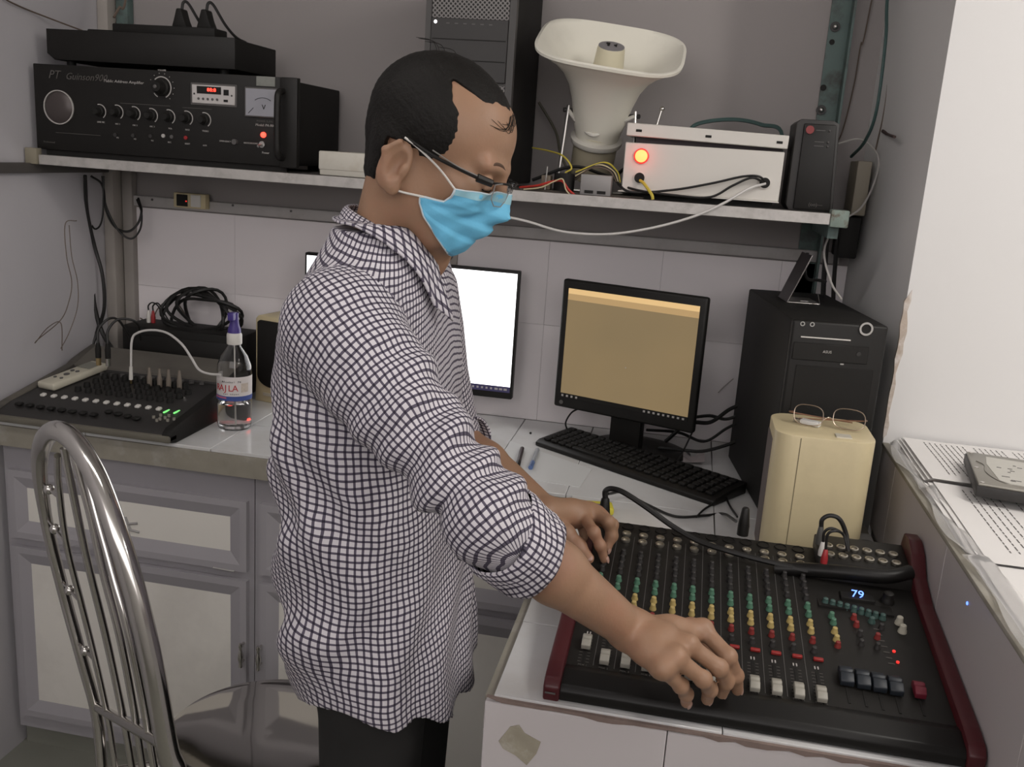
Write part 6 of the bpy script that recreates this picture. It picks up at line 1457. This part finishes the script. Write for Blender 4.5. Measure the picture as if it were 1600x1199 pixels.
# open neck
ncc = A_((-.392, PY, 1.40)); 
SF_.cone((-.385, PY, 1.46), (-.378, PY, 1.400), .052, .046, .006, True); SF_.cone((-.335, PY, 1.42), (-.295, PY, 1.330), .026, .008, .006, True)
sv, sf = SF_.mesh(); del SF_
M_shirt = bpy.data.materials.new('checked_cloth'); M_shirt.use_nodes = True
def plaid(m_, pitch, dark, single, white):
    nt = m_.node_tree; n = nt.nodes; L = nt.links; b = n['Principled BSDF']; uv = n.new('ShaderNodeUVMap'); uv.uv_map = 'UVMap'
    nz = n.new('ShaderNodeTexNoise'); nz.inputs['Scale'].default_value = 14; nz.inputs['Detail'].default_value = 2; L.new(uv.outputs['UV'], nz.inputs['Vector'])
    va_ = n.new('ShaderNodeVectorMath'); va_.operation = 'MULTIPLY_ADD'; va_.inputs[1].default_value = (.012, .012, 0); L.new(nz.outputs['Color'], va_.inputs[0]); L.new(uv.outputs['UV'], va_.inputs[2])
    sp_ = n.new('ShaderNodeSeparateXYZ'); L.new(va_.outputs[0], sp_.inputs[0])
    outs = []
    for ch_ in ('X', 'Y'):
        d = n.new('ShaderNodeMath'); d.operation = 'DIVIDE'; d.inputs[1].default_value = pitch; L.new(sp_.outputs[ch_], d.inputs[0])
        f = n.new('ShaderNodeMath'); f.operation = 'FRACT'; L.new(d.outputs[0], f.inputs[0])
        c = n.new('ShaderNodeMath'); c.operation = 'LESS_THAN'; c.inputs[1].default_value = .33; L.new(f.outputs[0], c.inputs[0]); outs.append(c)
    s = n.new('ShaderNodeMath'); s.operation = 'ADD'; L.new(outs[0].outputs[0], s.inputs[0]); L.new(outs[1].outputs[0], s.inputs[1])
    h = n.new('ShaderNodeMath'); h.operation = 'MULTIPLY'; h.inputs[1].default_value = .5; L.new(s.outputs[0], h.inputs[0])
    r = n.new('ShaderNodeValToRGB'); r.color_ramp.interpolation = 'CONSTANT'; e = r.color_ramp.elements
    e[0].position = 0; e[0].color = (*white, 1); e[1].position = .4; e[1].color = (*single, 1); x = e.new(.8); x.color = (*dark, 1)
    L.new(h.outputs[0], r.inputs['Fac']); L.new(r.outputs['Color'], b.inputs['Base Color']); b.inputs['Roughness'].default_value = .85; b.inputs['Specular IOR Level'].default_value = .2
    nb = n.new('ShaderNodeTexNoise'); nb.inputs['Scale'].default_value = 26; L.new(n.new('ShaderNodeTexCoord').outputs['Object'], nb.inputs['Vector'])
    bp = n.new('ShaderNodeBump'); bp.inputs['Strength'].default_value = .35; bp.inputs['Distance'].default_value = .006; L.new(nb.outputs['Fac'], bp.inputs['Height']); L.new(bp.outputs['Normal'], b.inputs['Normal'])
plaid(M_shirt, .0086, (.035, .030, .045), (.105, .092, .125), (.62, .59, .62))
shirt, sv = np_mesh('shirt', sv, sf, M_shirt, None, 4); setp(shirt); shirt['label'] = 'white shirt with small dark check, sleeves rolled up'
def uv_all(me, V, which=None):
    """cloth coordinates in metres: around and along the torso or the sleeve"""
    x, y, z = V.T
    d_ = [torso(x, y, z), sleeve(x, y, z, SA_R, SE_R, RS), sleeve(x, y, z, SA_L, SE_L, RS)]
    part_v = np.argmin(np.stack(d_), 0) if which is None else np.full(len(V), which)
    uvs = np.zeros((3, len(V), 2))
    cx_ = np.interp(z, TZ, TX); th_ = np.arctan2(-(x - cx_) - .3 * (y - PY), -(y - PY) ); uvs[0] = np.stack([th_ * .160 + .10 * (z - 1) * np.cos(th_) * .3, z + .02 * np.cos(2 * th_)], 1)
    for k, (a, b) in enumerate(((SA_R, SE_R), (SA_L, SE_L))):
        ab = b - a; L_ = np.linalg.norm(ab); ab = ab / L_; u1 = np.cross(ab, A_((0, -1, .3))); u1 /= np.linalg.norm(u1); u2 = np.cross(ab, u1); r_ = V - a
        uvs[1 + k] = np.stack([np.arctan2(r_ @ u1, -(r_ @ u2)) * .066 + 3.0 + k, r_ @ ab], 1)
    li = np.zeros(len(me.loops), np.int32); me.loops.foreach_get('vertex_index', li); li = li.reshape(-1, 4)
    pf = np.median(part_v[li], axis=1).astype(int)
    uv = uvs[pf[:, None].repeat(4, 1), li]
    lay = me.uv_layers.new(name='UVMap'); lay.data.foreach_set('uv', uv.astype(np.float32).ravel())
uv_all(shirt.data, sv)
# rolled cuffs
def cuff(a, b, r_, ln_, name='rolled_cuff'):
    d = (b - a) / np.linalg.norm(b - a); u1 = np.cross(d, A_((0, -1, .3))); u1 /= np.linalg.norm(u1); u2 = np.cross(d, u1); N = 40; rows = []
    prof_ = [(-ln_, r_ * .96), (-ln_, r_ * 1.02), (-ln_ * .7, r_ * 1.07), (-ln_ * .35, r_ * 1.03), (0, r_ * 1.04), (.006, r_ * 1.0), (.005, r_ * .93), (-.012, r_ * .80)]
    V, Fq, UV = [], [], []
    for i, (t_, rr_) in enumerate(prof_):
        for j in range(N + 1):
            an = 2 * PI * j / N; w_ = 1 + .030 * math.sin(3 * an + i) + .018 * math.sin(7 * an + 2 * i)
            V.append(b + d * (t_ + .006 * math.sin(2 * an + 1)) + (u1 * math.sin(an) + u2 * -math.cos(an)) * rr_ * w_); UV.append((an * .06, t_ + .003 * math.sin(3 * an)))
    for i in range(len(prof_) - 1):
        for j in range(N): Fq.append((i * (N + 1) + j, i * (N + 1) + j + 1, (i + 1) * (N + 1) + j + 1, (i + 1) * (N + 1) + j))
    Fq = np.array(Fq); o, _ = np_mesh(name, np.array(V), Fq, M_shirt, None)
    lay = o.data.uv_layers.new(name='UVMap'); lay.data.foreach_set('uv', np.array(UV)[Fq].astype(np.float32).ravel())
    o.parent = shirt; return o
dR_ = (SE_R - SA_R) / np.linalg.norm(SE_R - SA_R); fR = (WR_R - EL_R) / np.linalg.norm(WR_R - EL_R)
cuff(SE_R - fR * .05, SE_R + fR * .060, .0500, .046); fL = (WR_L - EL_L) / np.linalg.norm(WR_L - EL_L)
cuff(SE_L - fL * .05, SE_L + fL * .03, .052, .055)
# collar: folded band round the neck, open at the throat
def collar():
    NA, NB = 56, 8; V, Fq, UV = [], [], []
    for i in range(NA + 1):
        s = i / NA * 1.78 - .78; an = math.radians(180 + s * 152)          # 180 = nape (facing -x)
        c_, s_ = math.cos(an), math.sin(an); fr_ = max(0., abs(s) - .25) / .75       # 0 back .. 1 front points
        inner = Vector((-.383 + .059 * c_, PY + .062 * s_, 1.440 - .026 * (c_ + 1) * .5 - .028 * fr_ ** 2))
        drop = .030 + (.050 if s_ < 0 else .026) * fr_; out_ = .015 + (.046 if s_ < 0 else .030) * fr_
        pdir = Vector((c_, s_, 0)).lerp(Vector((.75, .45 * (1 if s_ > 0 else -1), 0)), fr_ * .8)
        for j in range(NB + 1):
            v = j / NB; bulge = math.sin(v * PI) * .006
            p = inner + pdir * (out_ * v) + Vector((0, 0, -drop * v ** 1.25 + bulge + .004 * math.sin(v * PI * .5)))
            if v > .3:
                for _ in range(12):
                    dd = min(float(torso(np.float64(p.x), np.float64(p.y), np.float64(p.z))), float(sleeve(p.x, p.y, p.z, SA_R, SE_R, RS)), float(sleeve(p.x, p.y, p.z, SA_L, SE_L, RS)))
                    if dd > .009: break
                    p += (pdir * .5 + Vector((0, 0, 1))) * max(.001, (.009 - dd) * .5)
            V.append(p); UV.append((s * .19, .06 * v))
    for i in range(NA):
        for j in range(NB): a = i * (NB + 1) + j; Fq.append((a, a + NB + 1, a + NB + 2, a + 1))
    Fq = np.array(Fq); o, _ = np_mesh('collar', np.array(V), Fq, M_shirt, None); lay = o.data.uv_layers.new(name='UVMap'); lay.data.foreach_set('uv', np.array(UV)[Fq].astype(np.float32).ravel())
    m_ = o.modifiers.new('thickness', 'SOLIDIFY'); m_.thickness = .003; m_.offset = 0
    o.parent = shirt
collar()
# ---- trousers and shoes
M_trs = mat('black_trousers', (.014, .0135, .013), .8, var=.15, vscale=30)
TF = Field((-.56, .98, .06), (-.20, 1.44, .88), .0065)
TF.ell((-.368, PY, .81), (.095, .145, .06), .03)
for s in (-1, 1):
    TF.cone((-.362, PY + s * .085, .78), (-.362, PY + s * .090, .47), .074, .062, .03); TF.cone((-.362, PY + s * .090, .47), (-.375, PY + s * .10, .10), .062, .052, .03)
tv, tf_ = TF.mesh(); tr, _ = np_mesh('trousers', tv, tf_, M_trs, None, 4); setp(tr); tr['label'] = 'black trousers'
for s in (-1, 1):
    sh = B(); sh.sphere((-.34, PY + s * .105, .045), .05, (2.3, .9, .85)); o = sh
    bmesh.ops.bisect_plane(sh.bm, geom=sh.bm.verts[:] + sh.bm.edges[:] + sh.bm.faces[:], plane_co=(0, 0, .004), plane_no=(0, 0, -1), clear_outer=True)
    sh = setp(sh.build('shoe', M_black))
